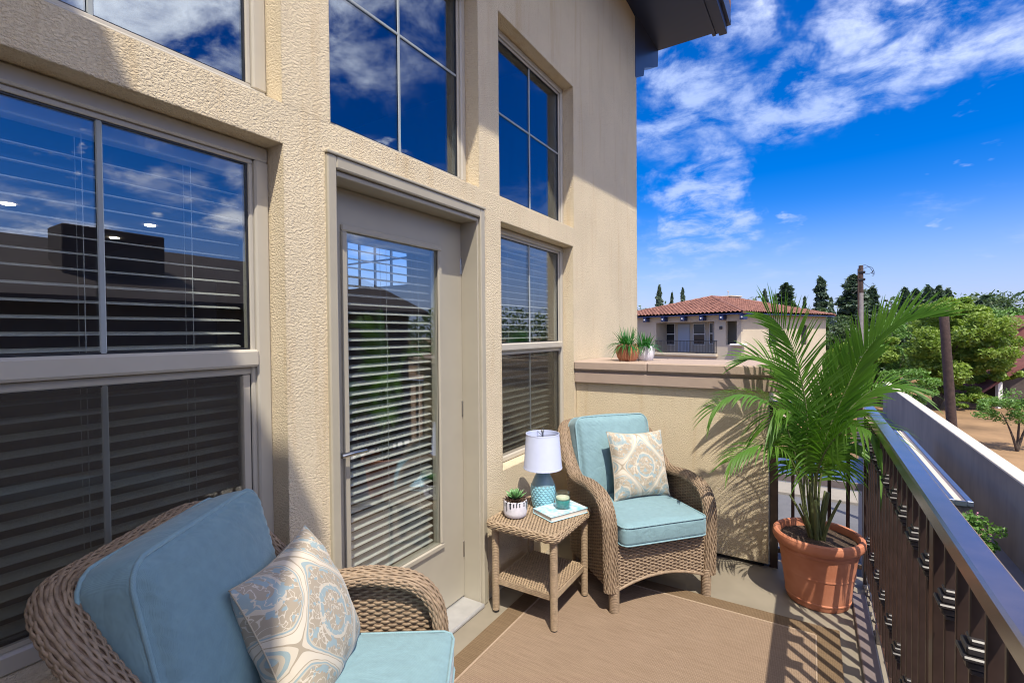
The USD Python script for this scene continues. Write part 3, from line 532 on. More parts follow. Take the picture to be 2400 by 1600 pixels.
# ------------------------------------------------------------------ railings
RX, RT = 0.285, 1.07
rail = thing('balcony_railing', 'long dark brown iron railing along the right side of the balcony', 'railing')
m = MB(); m.box((RX - 0.027, -0.85, RT - 0.05), (RX + 0.03, 3.53, RT), 0.006); obj('top_rail', m, 'rail_paint', rail)
m = MB(); m.box((RX - 0.015, -0.85, 0.075), (RX + 0.015, 3.50, 0.105), 0.003); obj('bottom_rail', m, 'rail_paint', rail)
def collar(x, y, z, s=1.0, name_parent=None):
    m = MB()
    for dz, hw, h in ((-0.030, 0.020, 0.012), (-0.016, 0.027, 0.016), (0.001, 0.034, 0.010), (0.012, 0.027, 0.016), (0.029, 0.020, 0.012)):
        m.box((x - hw * s, y - hw * s, z + dz), (x + hw * s, y + hw * s, z + dz + h), 0.003)
    return m
k = 0
y = 3.42
while y > -0.8:
    isp = k in (17, 32)
    hx, hy = (0.024, 0.024) if isp else (0.017, 0.0065)
    m = MB(); m.box((RX - hx, y - hy, 0.0 if isp else 0.105), (RX + hx, y + hy, RT - 0.05), 0.002)
    bal = obj('post' if isp else 'baluster', m, 'bar_paint', rail)
    if not isp:
        zc = 0.868 if k % 2 == 0 else 0.325
        obj('collar', collar(RX, y, zc, 0.95), 'iron', bal)
    y -= 0.1065; k += 1
for y in (0.2, 1.6, 2.9):
    m = MB(); m.box((RX - 0.02, y - 0.02, 0.0), (RX + 0.02, y + 0.02, 0.08), 0.003); obj('foot', m, 'rail_paint', rail)
erail = thing('end_railing', 'short dark iron railing behind the terracotta pot', 'railing')
EY = 3.505
m = MB(); m.box((-0.23, EY - 0.027, RT - 0.05), (RX - 0.03, EY + 0.027, RT), 0.006); obj('top_rail', m, 'rail_paint', erail)
m = MB(); m.box((-0.19, EY - 0.015, 0.10), (RX - 0.03, EY + 0.015, 0.13), 0.003); obj('bottom_rail', m, 'bar_paint', erail)
m = MB(); m.box((-0.228, EY - 0.022, -0.02), (-0.182, EY + 0.022, RT - 0.05), 0.003); obj('post', m, 'bar_paint', erail)
m = MB(); m.box((RX - 0.024, EY - 0.022, 0.0), (RX + 0.022, EY + 0.022, RT - 0.05), 0.003); obj('post', m, 'bar_paint', erail)
for x in (-0.100, -0.004, 0.092, 0.186):
    m = MB(); m.box((x - 0.0095, EY - 0.008, 0.13), (x + 0.0095, EY + 0.008, RT - 0.05), 0.002); obj('baluster', m, 'bar_paint', erail)
m = MB(); m.box((0.195, -0.85, 0.0), (0.262, 3.34, 0.022), 0.004); obj('floor_edge', m, 'curb_metal', label='brown metal edge strip along the balcony floor', cat='edge strip', kind='structure')
stones = MB()
for k in range(90):
    c = np.array([RX + random.uniform(-0.02, 0.045), random.uniform(1.0, 3.5), 0.008 + random.uniform(0, 0.01)]); s_ = random.uniform(0.008, 0.016)
    iv = trimesh.creation.icosphere(1, s_); stones.add(np.array(iv.vertices) * [1, 1.2, 0.7] * rng.uniform(0.85, 1.15, (len(iv.vertices), 1)) + c, iv.faces)
obj('pebbles', stones, 'concrete', label='small pale pebbles lying under the long railing', cat='pebbles', kind='stuff')
# ------------------------------------------------------------------ rug
RX0, RX1, RY0, RY1 = -1.42, 0.122, -0.55, 2.905
rug = thing('rug', 'tan woven rug with a darker border band under the chairs', 'rug')
def sheet(x0, y0, x1, y1, z0, z1, r=0.003):
    m = MB(); m.box((x0, y0, z0), (x1, y1, z1), r); return m
bw = 0.105
obj('field', sheet(RX0 + bw, RY0 + bw, RX1 - bw, RY1 - bw, 0.002, 0.0085), 'rug_field', rug)
for a in ((RX0, RY0, RX0 + bw - 0.006, RY1), (RX1 - bw + 0.006, RY0, RX1, RY1), (RX0 + bw - 0.006, RY0, RX1 - bw + 0.006, RY0 + bw - 0.006), (RX0 + bw - 0.006, RY1 - bw + 0.006, RX1 - bw + 0.006, RY1)):
    obj('border', sheet(*a, 0.002, 0.0075), 'rug_border', rug)
m = MB()
for a, c in (((RX0 + bw - 0.003, RY0), (RX0 + bw - 0.003, RY1 - bw)), ((RX1 - bw + 0.003, RY0), (RX1 - bw + 0.003, RY1 - bw)), ((RX0 + bw, RY1 - bw + 0.003), (RX1 - bw, RY1 - bw + 0.003))):
    m.tube([(*a, 0.007), (*c, 0.007)], 0.0045, 6)
obj('border_cord', m, 'rug_cord', rug)

# ------------------------------------------------------------------ wicker armchairs
def sstep(x): x = np.clip(x, 0, 1); return x * x * (3 - 2 * x)
HX0, HX1, HY, RC = -0.335, 0.325, 0.312, 0.15         # plan of the shell: back, front, half width, corner radius
L1 = HX1 - (HX0 + RC); L2 = RC * math.pi / 2; L3 = 2 * (HY - RC); LT = 2 * L1 + 2 * L2 + L3
def plan(s):
    """point, outward normal and tangent of the U-shaped plan at arc length s, from the front end of the -y side"""
    s = np.asarray(s, float); P = np.zeros((len(s), 2)); N = np.zeros((len(s), 2))
    a = s <= L1; P[a] = np.stack([HX1 - s[a], np.full(a.sum(), -HY)], 1); N[a] = (0, -1)
    a = (s > L1) & (s <= L1 + L2); t = (s[a] - L1) / RC; P[a] = np.stack([HX0 + RC - RC * np.sin(t), -HY + RC - RC * np.cos(t)], 1); N[a] = np.stack([-np.sin(t), -np.cos(t)], 1)
    a = (s > L1 + L2) & (s <= L1 + L2 + L3); P[a] = np.stack([np.full(a.sum(), HX0), -HY + RC + s[a] - L1 - L2], 1); N[a] = (-1, 0)
    a = (s > L1 + L2 + L3) & (s <= L1 + 2 * L2 + L3); t = (s[a] - L1 - L2 - L3) / RC; P[a] = np.stack([HX0 + RC - RC * np.cos(t), HY - RC + RC * np.sin(t)], 1); N[a] = np.stack([-np.cos(t), np.sin(t)], 1)
    a = s > L1 + 2 * L2 + L3; d = s[a] - (L1 + 2 * L2 + L3); P[a] = np.stack([HX0 + RC + d, np.full(a.sum(), HY)], 1); N[a] = (0, 1)
    return P, N
ARM, BACK, RF = 0.625, 0.90, 0.13
def top_of(s):
    P, N = plan(s); x = P[:, 0]
    h = ARM + (BACK - ARM) * sstep((-0.06 - x) / 0.27) + 0.02 * sstep((x + 0.06) / 0.2) * (1 - sstep((x - 0.05) / 0.2))
    d = np.clip(x - (HX1 - RF), 0, RF); return h - (RF - np.sqrt(RF ** 2 - np.minimum(d, RF * 0.999) ** 2)) * 1.25
def shell(s, z):
    P, N = plan(s); wgt = 1 - sstep((P[:, 0] + 0.30) / 0.42)
    lean = 0.085 * np.clip((z - 0.33) / 0.57, 0, 1.2) ** 1.3 * wgt
    flare = 0.012 * np.clip((z - 0.1) / 0.5, 0, 1)
    tap = 1 - 0.10 * np.clip((0.75 - z) / 0.75, 0, 1) * 0
    return np.stack([P[:, 0] - lean + N[:, 0] * flare, (P[:, 1] + N[:, 1] * flare) * tap, np.broadcast_to(z, len(s))], 1), np.stack([N[:, 0], N[:, 1], np.zeros(len(s))], 1)
def weave_rows(fn, top, s0, s1, z0, z1, pitch, stake, amp, rn, sides=5, bottom=None, samp=4):
    m = MB(); n_ = int((s1 - s0) / stake * samp) + 1; s = np.linspace(s0, s1, n_); T = top(s) if top else None; B_ = bottom(s) if bottom else None
    for j in range(int((z1 - z0) / pitch)):
        z = z0 + (j + 0.5) * pitch; ok = np.ones(n_, bool)
        if T is not None: ok &= z < T
        if B_ is not None: ok &= z > B_
        idx = np.flatnonzero(ok)
        if not len(idx): continue
        for run in np.split(idx, np.flatnonzero(np.diff(idx) > 1) + 1):
            if len(run) < 4: continue
            ss = s[run]; P, N = fn(ss, np.full(len(ss), z)); ph = math.pi * ss / stake + math.pi * (j % 2)
            w = np.sin(ph); P = P + N * (amp * w)[:, None] + np.array([0, 0, 1.0]) * (rng.uniform(-0.0006, 0.0006) + 0.0011 * np.cos(ss * 31 + j * 2.3))[:, None]
            m.add(*strip(P, np.broadcast_to([0, 0, 1.0], P.shape), N, pitch * 0.52, rn, sides))
    return m
def rim_points():
    s = np.linspace(0, LT, 170); h = top_of(s); P, N = shell(s, h)
    z0 = np.linspace(0.12, h[0], 16)[:-1]; A, NA = shell(np.zeros(15), z0); z1 = z0[::-1]; Bp, NB = shell(np.full(15, LT), z1)
    pts = np.vstack([A, P, Bp]); nn = np.vstack([NA, N, NB])
    d = np.r_[0, np.cumsum(np.linalg.norm(np.diff(pts, axis=0), axis=1))]; q = np.linspace(0, d[-1], int(d[-1] / 0.0085))
    pts = np.stack([np.interp(q, d, pts[:, k]) for k in range(3)], 1); nn = np.stack([np.interp(q, d, nn[:, k]) for k in range(3)], 1)
    ker = np.hanning(9); ker /= ker.sum(); pad = lambda a: np.vstack([np.repeat(a[:1], 4, 0), a, np.repeat(a[-1:], 4, 0)])
    pts = np.stack([np.convolve(pad(pts)[:, k], ker, 'valid') for k in range(3)], 1); nn = np.stack([np.convolve(pad(nn)[:, k], ker, 'valid') for k in range(3)], 1)
    t = np.gradient(pts, axis=0); t /= np.linalg.norm(t, axis=1, keepdims=True); nn -= t * (nn * t).sum(1, keepdims=True); nn /= np.linalg.norm(nn, axis=1, keepdims=True)
    up = np.cross(nn, t); up *= np.sign((up * np.array([0.35, 0, 1.0])).sum(1, keepdims=True) + 1e-9)
    return q, pts, nn, up, t
def rim_strands():
    q, pts, nn, up, t = rim_points(); m = MB(); K = 20; a, b_ = 0.040, 0.026
    for k in range(K):
        phi = math.radians(-118 + 236 * k / (K - 1)) + 0.05 * np.sin(q * 23 + k * 1.7)
        wob = 0.0026 * np.sin(math.pi * q / 0.021 + math.pi * (k % 2))
        c, s_ = np.cos(phi)[:, None], np.sin(phi)[:, None]
        P = pts + nn * (a + wob)[:, None] * s_ + up * (b_ + wob)[:, None] * c + up * -0.004
        rad = nn * s_ + up * c; side = np.cross(t, rad)
        m.add(*strip(P, side, rad, 0.0042, 0.0028, 6))
    core = MB(); core.add(*strip(pts, nn, up, 0.036, 0.021, 12))
    return m, core
CH = {}
def chair_geometry():
    zb = lambda s: 0.125 + 0.0 * s
    CH['side'] = weave_rows(shell, top_of, 0.0, LT, 0.12, 0.91, 0.0094, 0.0235, 0.0036, 0.0030)
    s = np.linspace(0, LT, 130); zz = np.linspace(0, 1, 14); h = top_of(s)
    V = np.stack([shell(s, 0.12 + (h - 0.12) * u)[0] for u in zz], 1); CH['liner'] = (V.reshape(-1, 3), grid_faces(len(s), len(zz)))
    CH['rim'], CH['core'] = rim_strands()
    front = lambda s_, z: (np.stack([np.full(len(s_), HX1 - 0.002), s_, z], 1), np.broadcast_to([1.0, 0, 0], (len(s_), 3)))
    arch = lambda s_: 0.125 + 0.055 * np.clip(1 - (s_ / 0.28) ** 2, 0, 1)
    CH['front'] = weave_rows(front, None, -0.285, 0.285, 0.12, 0.375, 0.0094, 0.0235, 0.0036, 0.0030, bottom=arch)
    ys = np.linspace(-0.285, 0.285, 20); V = np.stack([np.stack([np.full(20, HX1 - 0.003), ys, z], 1) for z in (arch(ys) + 0.004, np.full(20, 0.37))], 1); CH['front_liner'] = (V.reshape(-1, 3), grid_faces(20, 2))
    e = MB(); e.tube(np.stack([np.full(20, HX1), ys, arch(ys)], 1), 0.008, 8); CH['arch'] = e
    d = MB(); d.box((HX0 + 0.02, -HY + 0.02, 0.335), (HX1 - 0.01, HY - 0.02, 0.365)); CH['deck'] = d
def leg_mesh(z0, z1, r=0.030):
    n_ = int((z1 - z0) / 0.0085); z = np.linspace(z0, z1, n_ * 4 + 1); ph = (z - z0) / (z1 - z0) * n_
    rr = r * (0.93 + 0.07 * (z - z0) / (z1 - z0)) - 0.0026 * (1 - np.abs(np.sin(math.pi * ph)))
    prof = [(0, z0 - 0.0005)] + list(zip(rr, z)) + [(0, z1)]
    return prof
def cushion(lx, ly, lz, r, puff=0.02, wr=0.0, seed=0, N=26, edgew=0.0):
    g = np.linspace(-1, 1, N); A, B_ = np.meshgrid(g, g, indexing='ij'); V, F, n0 = [], [], 0
    for ax in range(3):
        for sg_ in (-1, 1):
            P = np.empty((N, N, 3)); P[..., ax] = sg_; P[..., (ax + 1) % 3] = A; P[..., (ax + 2) % 3] = B_
            f = grid_faces(N, N); V.append(P.reshape(-1, 3)); F.append((f if sg_ > 0 else f[:, ::-1]) + n0); n0 += N * N
    V = np.vstack(V); half = np.array([lx, ly, lz]) / 2; p = V * half
    inner = np.clip(p, -(half - r), half - r); d = p - inner; ln = np.linalg.norm(d, axis=1, keepdims=True); q = inner + d / np.maximum(ln, 1e-9) * np.minimum(r, np.maximum(ln, 1e-9) * 99)
    u, v_, w_ = V.T
    q[:, 2] += puff * w_ * (1 - u ** 2) * (1 - v_ ** 2)
    q[:, 0] += puff * 0.35 * u * (1 - w_ ** 2) * (1 - v_ ** 2); q[:, 1] += puff * 0.35 * v_ * (1 - w_ ** 2) * (1 - u ** 2)
    if wr:
        e = np.maximum(np.abs(u), np.abs(v_)); edge = np.exp(-((1 - e) / 0.16) ** 2) * (1 - np.exp(-((1 - e) / 0.02) ** 2) * 0.3)
        fold = meshkit.fbm(q * 7 + seed) * 0.5 + np.sin((u * lx - v_ * ly) * 95 + 4 * meshkit.noise(q * 6 + seed)) * 0.25 * meshkit.noise(q * 9 + 3 + seed)
        q[:, 2] += np.sign(w_) * wr * fold * (0.35 + 1.2 * edge) * (np.abs(w_) > 0.5)
    tm = trimesh.Trimesh(q, np.vstack([np.vstack(F)[:, [0, 1, 2]], np.vstack(F)[:, [0, 2, 3]]]), process=False); tm.merge_vertices(digits_vertex=5)
    return tm
def piping(lx, ly, z, r, rad=0.0045, off=0.0, N=80):
    hx, hy = lx / 2 + off, ly / 2 + off; pts = []
    for cx, cy, a0 in ((hx - r, hy - r, 0), (-hx + r, hy - r, 90), (-hx + r, -hy + r, 180), (hx - r, -hy + r, 270)):
        for a in np.linspace(a0, a0 + 90, 9): pts.append((cx + r * math.cos(math.radians(a)), cy + r * math.sin(math.radians(a)), z))
    pts.append(pts[0]); P = np.array(pts); d = np.r_[0, np.cumsum(np.linalg.norm(np.diff(P, axis=0), axis=1))]; q = np.linspace(0, d[-1], N)
    return tube(np.stack([np.interp(q, d, P[:, k]) for k in range(3)], 1), rad, 7, False)
def turn(v, rx=0, ry=0, rz=0, t=(0, 0, 0)):
    Rm = trimesh.transformations.euler_matrix(rx, ry, rz)[:3, :3]; return np.asarray(v) @ Rm.T + np.asarray(t)
def pillow(size, thick, N=44, seed=0):
    g = np.linspace(-1, 1, N); U, V_ = np.meshgrid(g, g, indexing='ij'); vs, fs, uv = [], [], []
    for k, s_ in enumerate((1, -1)):
        x = U * (1 - 0.10 * (1 - V_ ** 2) ** 1.0 * np.abs(U) ** 2); y = V_ * (1 - 0.10 * (1 - U ** 2) * np.abs(V_) ** 2)
        z = s_ * thick / 2 * ((1 - np.abs(U) ** 2.6) * (1 - np.abs(V_) ** 2.6)) ** 0.52
        P = np.stack([x * size / 2, y * size / 2, z], -1).reshape(-1, 3)
        e = np.maximum(np.abs(U), np.abs(V_)).ravel()
        P[:, 2] += 0.007 * meshkit.fbm(P * np.array([11, 11, 3]) + seed) * (1 - e ** 6) + 0.006 * np.sin(62 * (P[:, 0] + s_ * P[:, 1] * 0.7) + seed) * np.exp(-((e - 0.72) / 0.16) ** 2) * meshkit.noise(P * 9 + seed)
        f = grid_faces(N, N); vs.append(P); fs.append((f if s_ > 0 else f[:, ::-1]) + k * N * N); uv.append(np.stack([(U + 1) / 2, (V_ + 1) / 2], -1).reshape(-1, 2))
    return (np.vstack(vs), np.vstack(fs)), np.vstack(uv)
chair_geometry()
def chair(label, x, y, rot, scale, lift, seed):
    c = thing('wicker_armchair', label, 'armchair', (x, y, 0), rot, scale, 'wicker armchairs with aqua cushions')
    L = lambda mb: (mb.get()[0] + np.array([0, 0, lift]), mb.get()[1]) if isinstance(mb, MB) else (mb[0] + np.array([0, 0, lift]), mb[1])
    sh = obj('woven_shell', L(CH['side']), 'wicker', c, True, kind='stuff'); obj('liner', L(CH['liner']), 'wicker_dark', sh, True)
    rm = obj('rolled_rim', L(CH['rim']), 'wicker', c, True, kind='stuff'); obj('rim_core', L(CH['core']), 'wicker_dark', rm, True)
    fp = obj('front_panel', L(CH['front']), 'wicker', c, True, kind='stuff'); obj('liner', L(CH['front_liner']), 'wicker_dark', fp); obj('arch_edge', L(CH['arch']), 'wicker', fp, True)
    obj('seat_deck', L(CH['deck']), 'wicker_dark', c)
    for lx, ly in ((0.318, -0.295), (0.318, 0.295), (-0.27, -0.25), (-0.27, 0.25)):
        lg = obj('leg', lathe(leg_mesh(0.004, 0.16 + lift), 14, (lx, ly, 0)), 'wicker', c, True); m = MB(); m.add(*lathe([(0, 0), (0.026, 0), (0.026, 0.006), (0, 0.006)], 14, (lx, ly, 0))); obj('foot_cap', m, 'black', lg)
    lx, ly, lz = 0.60, 0.535, 0.115; t = (0.075, 0, 0.428 + lift)
    cu = cushion(lx, ly, lz, 0.030, 0.016, 0.005, seed); sc = obj('seat_cushion', (np.array(cu.vertices) + t, np.array(cu.faces)), 'aqua', c, True)
    for z in (lz / 2 - 0.009, -lz / 2 + 0.009):
        v, f = piping(lx, ly, z, 0.04, 0.0042, 0.001); obj('piping', (v + t, f), 'piping', sc, True)
    lx, ly, lz = 0.53, 0.525, 0.15; ry = math.radians(-90 + 13)
    cu = cushion(lx, ly, lz, 0.045, 0.045, 0.017, seed + 5, 40); t = (-0.245, 0, 0.692 + lift)
    bc = obj('back_cushion', (turn(cu.vertices, ry=-ry, t=t), np.array(cu.faces)), 'aqua', c, True)
    for z in (lz / 2 - 0.018, -lz / 2 + 0.018):
        v, f = piping(lx, ly, z, 0.06, 0.0058, 0.002); obj('piping', (turn(v, ry=-ry, t=t), f), 'piping', bc, True)
    return c
FARC = (-0.949, 2.907, -41.3, 1.0)
K = 0.935
NEARC = (-1.204 * K, 0.817 * K, 34.06, 1.058 * K)
NL = (1.52 - K * 1.52) / (1.058 * K)
chair('wicker armchair in the far corner beside the side table', *FARC, 0.0, 1)
chair('wicker armchair in the near left corner by the large window', *NEARC, NL, 2)
def in_chair(c, p, lift=0.0):
    a = math.radians(c[2]); return np.array([c[0] + c[3] * (math.cos(a) * p[0] - math.sin(a) * p[1]), c[1] + c[3] * (math.sin(a) * p[0] + math.cos(a) * p[1]), c[3] * (p[2] + lift)])
def throw_pillow(label, c, loc, size, thick, yaw, lean, roll, lift, seed):
    (v, f), uv = pillow(size, thick, seed=seed)
    # local: x across, y up, z facing; stand it up so that z faces the chair's front
    v = turn(v, rz=roll); v = np.stack([v[:, 2], v[:, 0], v[:, 1]], 1)
    v = turn(v, ry=-lean, rz=yaw)
    t = thing('throw_pillow', label, 'pillow', in_chair(c, loc, lift), c[2], c[3], 'patterned throw pillows')
    cv = obj('cover', (v, f), 'ogee_print', t, True, uv)
    g = np.linspace(-1, 1, 40); P = []
    for a in range(4):
        for q in g[:-1]:
            e = (q, -1) if a == 0 else (1, q) if a == 1 else (-q, 1) if a == 2 else (-1, -q)
            P.append((e[0] * (1 - 0.10 * (1 - e[1] ** 2) * e[0] ** 2) * size / 2, e[1] * (1 - 0.10 * (1 - e[0] ** 2) * e[1] ** 2) * size / 2, 0))
    P.append(P[0]); P = turn(np.array(P), rz=roll); P = np.stack([P[:, 2], P[:, 0], P[:, 1]], 1); P = turn(P, ry=-lean, rz=yaw)
    obj('seam', tube(P, 0.0022, 5, False), 'seam', cv, True)
    return t
throw_pillow('cream and blue patterned pillow on the far armchair', FARC, (-0.035, 0.075, 0.685), 0.42, 0.15, math.radians(6), math.radians(16), math.radians(-3), 0, 3)
throw_pillow('cream and blue patterned pillow on the near armchair', NEARC, (-0.040, 0.105, 0.625), 0.42, 0.19, math.radians(-2), math.radians(24), math.radians(-1), NL, 11)

# ------------------------------------------------------------------ side table and what stands on it
TZ = 0.505
tx0, tx1, ty0, ty1 = -1.505, -1.072, 2.115, 2.600
table = thing('side_table', 'square wicker side table with a lower shelf', 'table')
def flat_weave(x0, y0, x1, y1, z, pitch=0.0088, stake=0.022, cut=0.0):
    m = MB()
    for j in range(int((x1 - x0) / pitch)):
        x = x0 + (j + 0.5) * pitch; c = max(0.0, cut - min(x - x0, x1 - x)); e = cut - math.sqrt(max(0, cut ** 2 - c ** 2)) if cut else 0
        s = np.arange(y0 + e, y1 - e, stake / 4); P = np.stack([np.full(len(s), x), s, z + 0.0026 * np.sin(math.pi * s / stake + math.pi * (j % 2))], 1)
        m.add(*strip(P, np.broadcast_to([1.0, 0, 0], P.shape), np.broadcast_to([0, 0, 1.0], P.shape), pitch * 0.52, 0.0028))
    return m
def border_strands(x0, y0, x1, y1, r, spec):
    m = MB()
    for off, z, k in spec:
        P = []
        for cx, cy, a0 in ((x1 - r, y1 - r, 0), (x0 + r, y1 - r, 90), (x0 + r, y0 + r, 180), (x1 - r, y0 + r, 270)):
            for a in np.linspace(a0, a0 + 90, 8): P.append((cx + (r + off) * math.cos(math.radians(a)), cy + (r + off) * math.sin(math.radians(a)), z))
        P.append(P[0]); P = np.array(P); d = np.r_[0, np.cumsum(np.linalg.norm(np.diff(P, axis=0), axis=1))]; q = np.arange(0, d[-1], 0.006)
        P = np.stack([np.interp(q, d, P[:, i]) for i in range(3)], 1); P[:, 2] += 0.0022 * np.sin(math.pi * q / 0.02 + k * math.pi)
        cen = np.array([(x0 + x1) / 2, (y0 + y1) / 2]); rad = P[:, :2] - cen; P[:, :2] += rad / np.linalg.norm(rad, axis=1, keepdims=True) * (0.002 * np.cos(math.pi * q / 0.02 + k * math.pi))[:, None]
        m.add(*tube(P, 0.0046, 6, False))
    return m
tp = obj('table_top', flat_weave(tx0 + 0.012, ty0 + 0.012, tx1 - 0.012, ty1 - 0.012, TZ - 0.003, cut=0.04), 'wicker_straw', table, True, kind='stuff')
obj('edge_strands', border_strands(tx0, ty0, tx1, ty1, 0.05, [(-0.016, TZ - 0.001, 0), (-0.007, TZ - 0.002, 1), (0.000, TZ - 0.009, 0), (0.002, TZ - 0.018, 1), (0.000, TZ - 0.027, 0), (-0.005, TZ - 0.035, 1)]), 'wicker_straw', tp, True)
m = MB(); m.mesh(prism(sg.Polygon(rect(tx0 + 0.045, ty0 + 0.045, tx1 - 0.045, ty1 - 0.045)).buffer(0.04), 2, TZ - 0.035, TZ - 0.006)); obj('top_board', m, 'wicker_dark', tp)
lx0, lx1, ly0, ly1 = -1.462, -1.108, 2.162, 2.548
for lx, ly in ((lx0, ly0), (lx1, ly0), (lx0, ly1), (lx1, ly1)):
    lg = obj('leg', lathe(leg_mesh(0.013, TZ - 0.034, 0.0215), 12, (lx, ly, 0)), 'wicker_straw', table, True)
    m = MB(); m.add(*lathe([(0, 0.009), (0.018, 0.009), (0.019, 0.016), (0, 0.016)], 12, (lx, ly, 0))); obj('foot_cap', m, 'black', lg)
sh = obj('shelf', flat_weave(lx0 + 0.004, ly0 - 0.004, lx1 - 0.004, ly1 + 0.004, 0.188, pitch=0.0078), 'wicker_straw', table, True, kind='stuff')
m = MB(); m.box((lx0, ly0, 0.160), (lx1, ly1, 0.184)); obj('shelf_board', m, 'wicker_dark', sh)
m = MB()
for a, c in (((lx0, ly0), (lx1, ly0)), ((lx1, ly0), (lx1, ly1)), ((lx0, ly1), (lx1, ly1)), ((lx0, ly0), (lx0, ly1))):
    for z in (0.160, 0.168, 0.176, 0.184): m.tube([(*a, z), (*c, z)], 0.0052, 6)
obj('shelf_rail', m, 'wicker_straw', sh, True)
# lamp
LX, LY = -1.335, 2.475
lamp = thing('table_lamp', 'aqua ceramic table lamp with a white drum shade', 'lamp', (LX, LY, TZ))
zz = np.linspace(0, 1, 26); base = 0.052 + 0.018 * np.sin(zz * 2.6 + 0.35) - 0.036 * sstep((zz - 0.45) / 0.6)
obj('base', lathe([(0, 0.001)] + [(r, 0.001 + z * 0.235) for r, z in zip(base, zz)] + [(0, 0.236)], 40), 'glaze_grey', lamp, True)
m = MB()
for j in range(9):
    zc = 0.016 + j * 0.0135; rb = np.interp(zc / 0.235, zz, base); nq = 18
    for i in range(nq):
        a = 2 * math.pi * (i + 0.5 * (j % 2)) / nq; c = np.array([rb * math.cos(a), rb * math.sin(a), zc]); rad = np.array([math.cos(a), math.sin(a), 0]); tg = np.array([-math.sin(a), math.cos(a), 0]); hw = math.pi * rb / nq * 1.05
        pts = [c - tg * hw, c + np.array([0, 0, 0.011]), c + tg * hw, c - np.array([0, 0, 0.011]), c + rad * 0.0045 - np.array([0, 0, 0.003])]
        m.add(pts, [[0, 4, 1], [1, 4, 2], [2, 4, 3], [3, 4, 0]])
obj('scale_relief', m, 'glaze_aqua', lamp, label='raised fish-scale band in brighter aqua', kind='stuff')
m = MB(); m.tube([(0, 0, 0.235), (0, 0, 0.46)], 0.006, 10); obj('stem', m, 'chrome', lamp, True)
SZ0, SZ1 = 0.228, 0.425
shd = obj('lamp_shade', lathe([(0.112, SZ0), (0.097, SZ1), (0.0955, SZ1), (0.1105, SZ0), (0.112, SZ0)], 56), 'linen', lamp, 40)
m = MB()
for r, z in ((0.112, SZ0), (0.097, SZ1)): m.add(*lathe([(r - 0.0015, z - 0.003), (r + 0.0012, z - 0.003), (r + 0.0012, z + 0.003), (r - 0.0015, z + 0.003), (r - 0.0015, z - 0.003)], 56))
obj('shade_trim', m, 'linen', shd)
m = MB()
for a in (0.3, 2.4, 4.5): m.tube([(0, 0, SZ1 - 0.012), (0.096 * math.cos(a), 0.096 * math.sin(a), SZ1 - 0.004)], 0.0018, 6)
obj('spider', m, 'chrome', shd, True)
m = MB(); m.add(*lathe([(0.004, SZ1 - 0.02), (0.004, SZ1 + 0.006), (0.009, SZ1 + 0.010), (0.010, SZ1 + 0.016), (0.006, SZ1 + 0.022), (0, SZ1 + 0.025)], 16)); obj('finial', m, 'chrome', lamp, True)
# succulent
sx, sy = -1.395, 2.262
suc = thing('succulent', 'small green succulent in a white pot with dark drips', 'plant', (sx, sy, TZ))
obj('pot', lathe([(0, 0.001), (0.048, 0.001), (0.060, 0.010), (0.066, 0.03), (0.066, 0.088), (0.062, 0.094), (0.057, 0.092), (0.057, 0.080), (0, 0.080)], 36), 'ceramic', suc, True)
m = MB()
for i in range(22):
    a = i / 22 * 2 * math.pi + random.uniform(-0.1, 0.1); ln = random.choice((0.012, 0.02, 0.03, 0.045)); wd = random.uniform(0.0025, 0.005)
    z = np.linspace(0.088 - ln, 0.090, 6); wv = wd * np.array([0.5, 1, 0.8, 0.7, 0.9, 1.3]); rr = 0.0668
    v = np.array([[rr * math.cos(a + s_ * w_ / rr), rr * math.sin(a + s_ * w_ / rr), z_] for z_, w_ in zip(z, wv) for s_ in (-1, 0, 1)]); m.add(v, grid_faces(6, 3))
obj('drip_glaze', m, 'drip', suc, kind='stuff')
def rosette(m, n_, r0, r1, z0, tilt0, tilt1, width, thick, c=(0, 0)):
    for i in range(n_):
        t = i / max(1, n_ - 1); a = i * 2.39996; L = r0 + (r1 - r0) * t; el = math.radians(tilt0 + (tilt1 - tilt0) * t)
        d = np.array([math.cos(a) * math.cos(el), math.sin(a) * math.cos(el), math.sin(el)]); s_ = np.array([-math.sin(a), math.cos(a), 0]); nrm = np.cross(s_, d)
        ws = np.array([0.45, 0.9, 1.0, 0.6, 0.03]) * width; us = np.array([0, 0.3, 0.55, 0.82, 1.0]) * L; base_ = np.array([c[0], c[1], z0])
        P = []
        for u, w_ in zip(us, ws):
            q = base_ + d * u + nrm * 0.12 * L * (u / L) ** 2 * -1; P += [q - s_ * w_ + nrm * -0.3 * w_ * -1, q - nrm * thick * (w_ / width), q + s_ * w_ + nrm * 0.3 * w_, q + nrm * thick * 0.5 * (w_ / width)]
        f = [[4 * k + j, 4 * k + (j + 1) % 4, 4 * k + 4 + (j + 1) % 4, 4 * k + 4 + j] for k in range(4) for j in range(4)]
        yield P, f
for P, f in rosette(None, 30, 0.035, 0.075, 0.098, 80, 22, 0.0115, 0.004):
    m = MB(); m.add(P, f); obj('leaf', m, 'succulent', suc, True)
m = MB()
for P, f in rosette(None, 60, 0.05, 0.078, 0.082, 25, 2, 0.013, 0.004): m.add(P, f)
obj('bark_collar', m, 'bark_rim', suc, True, kind='stuff')
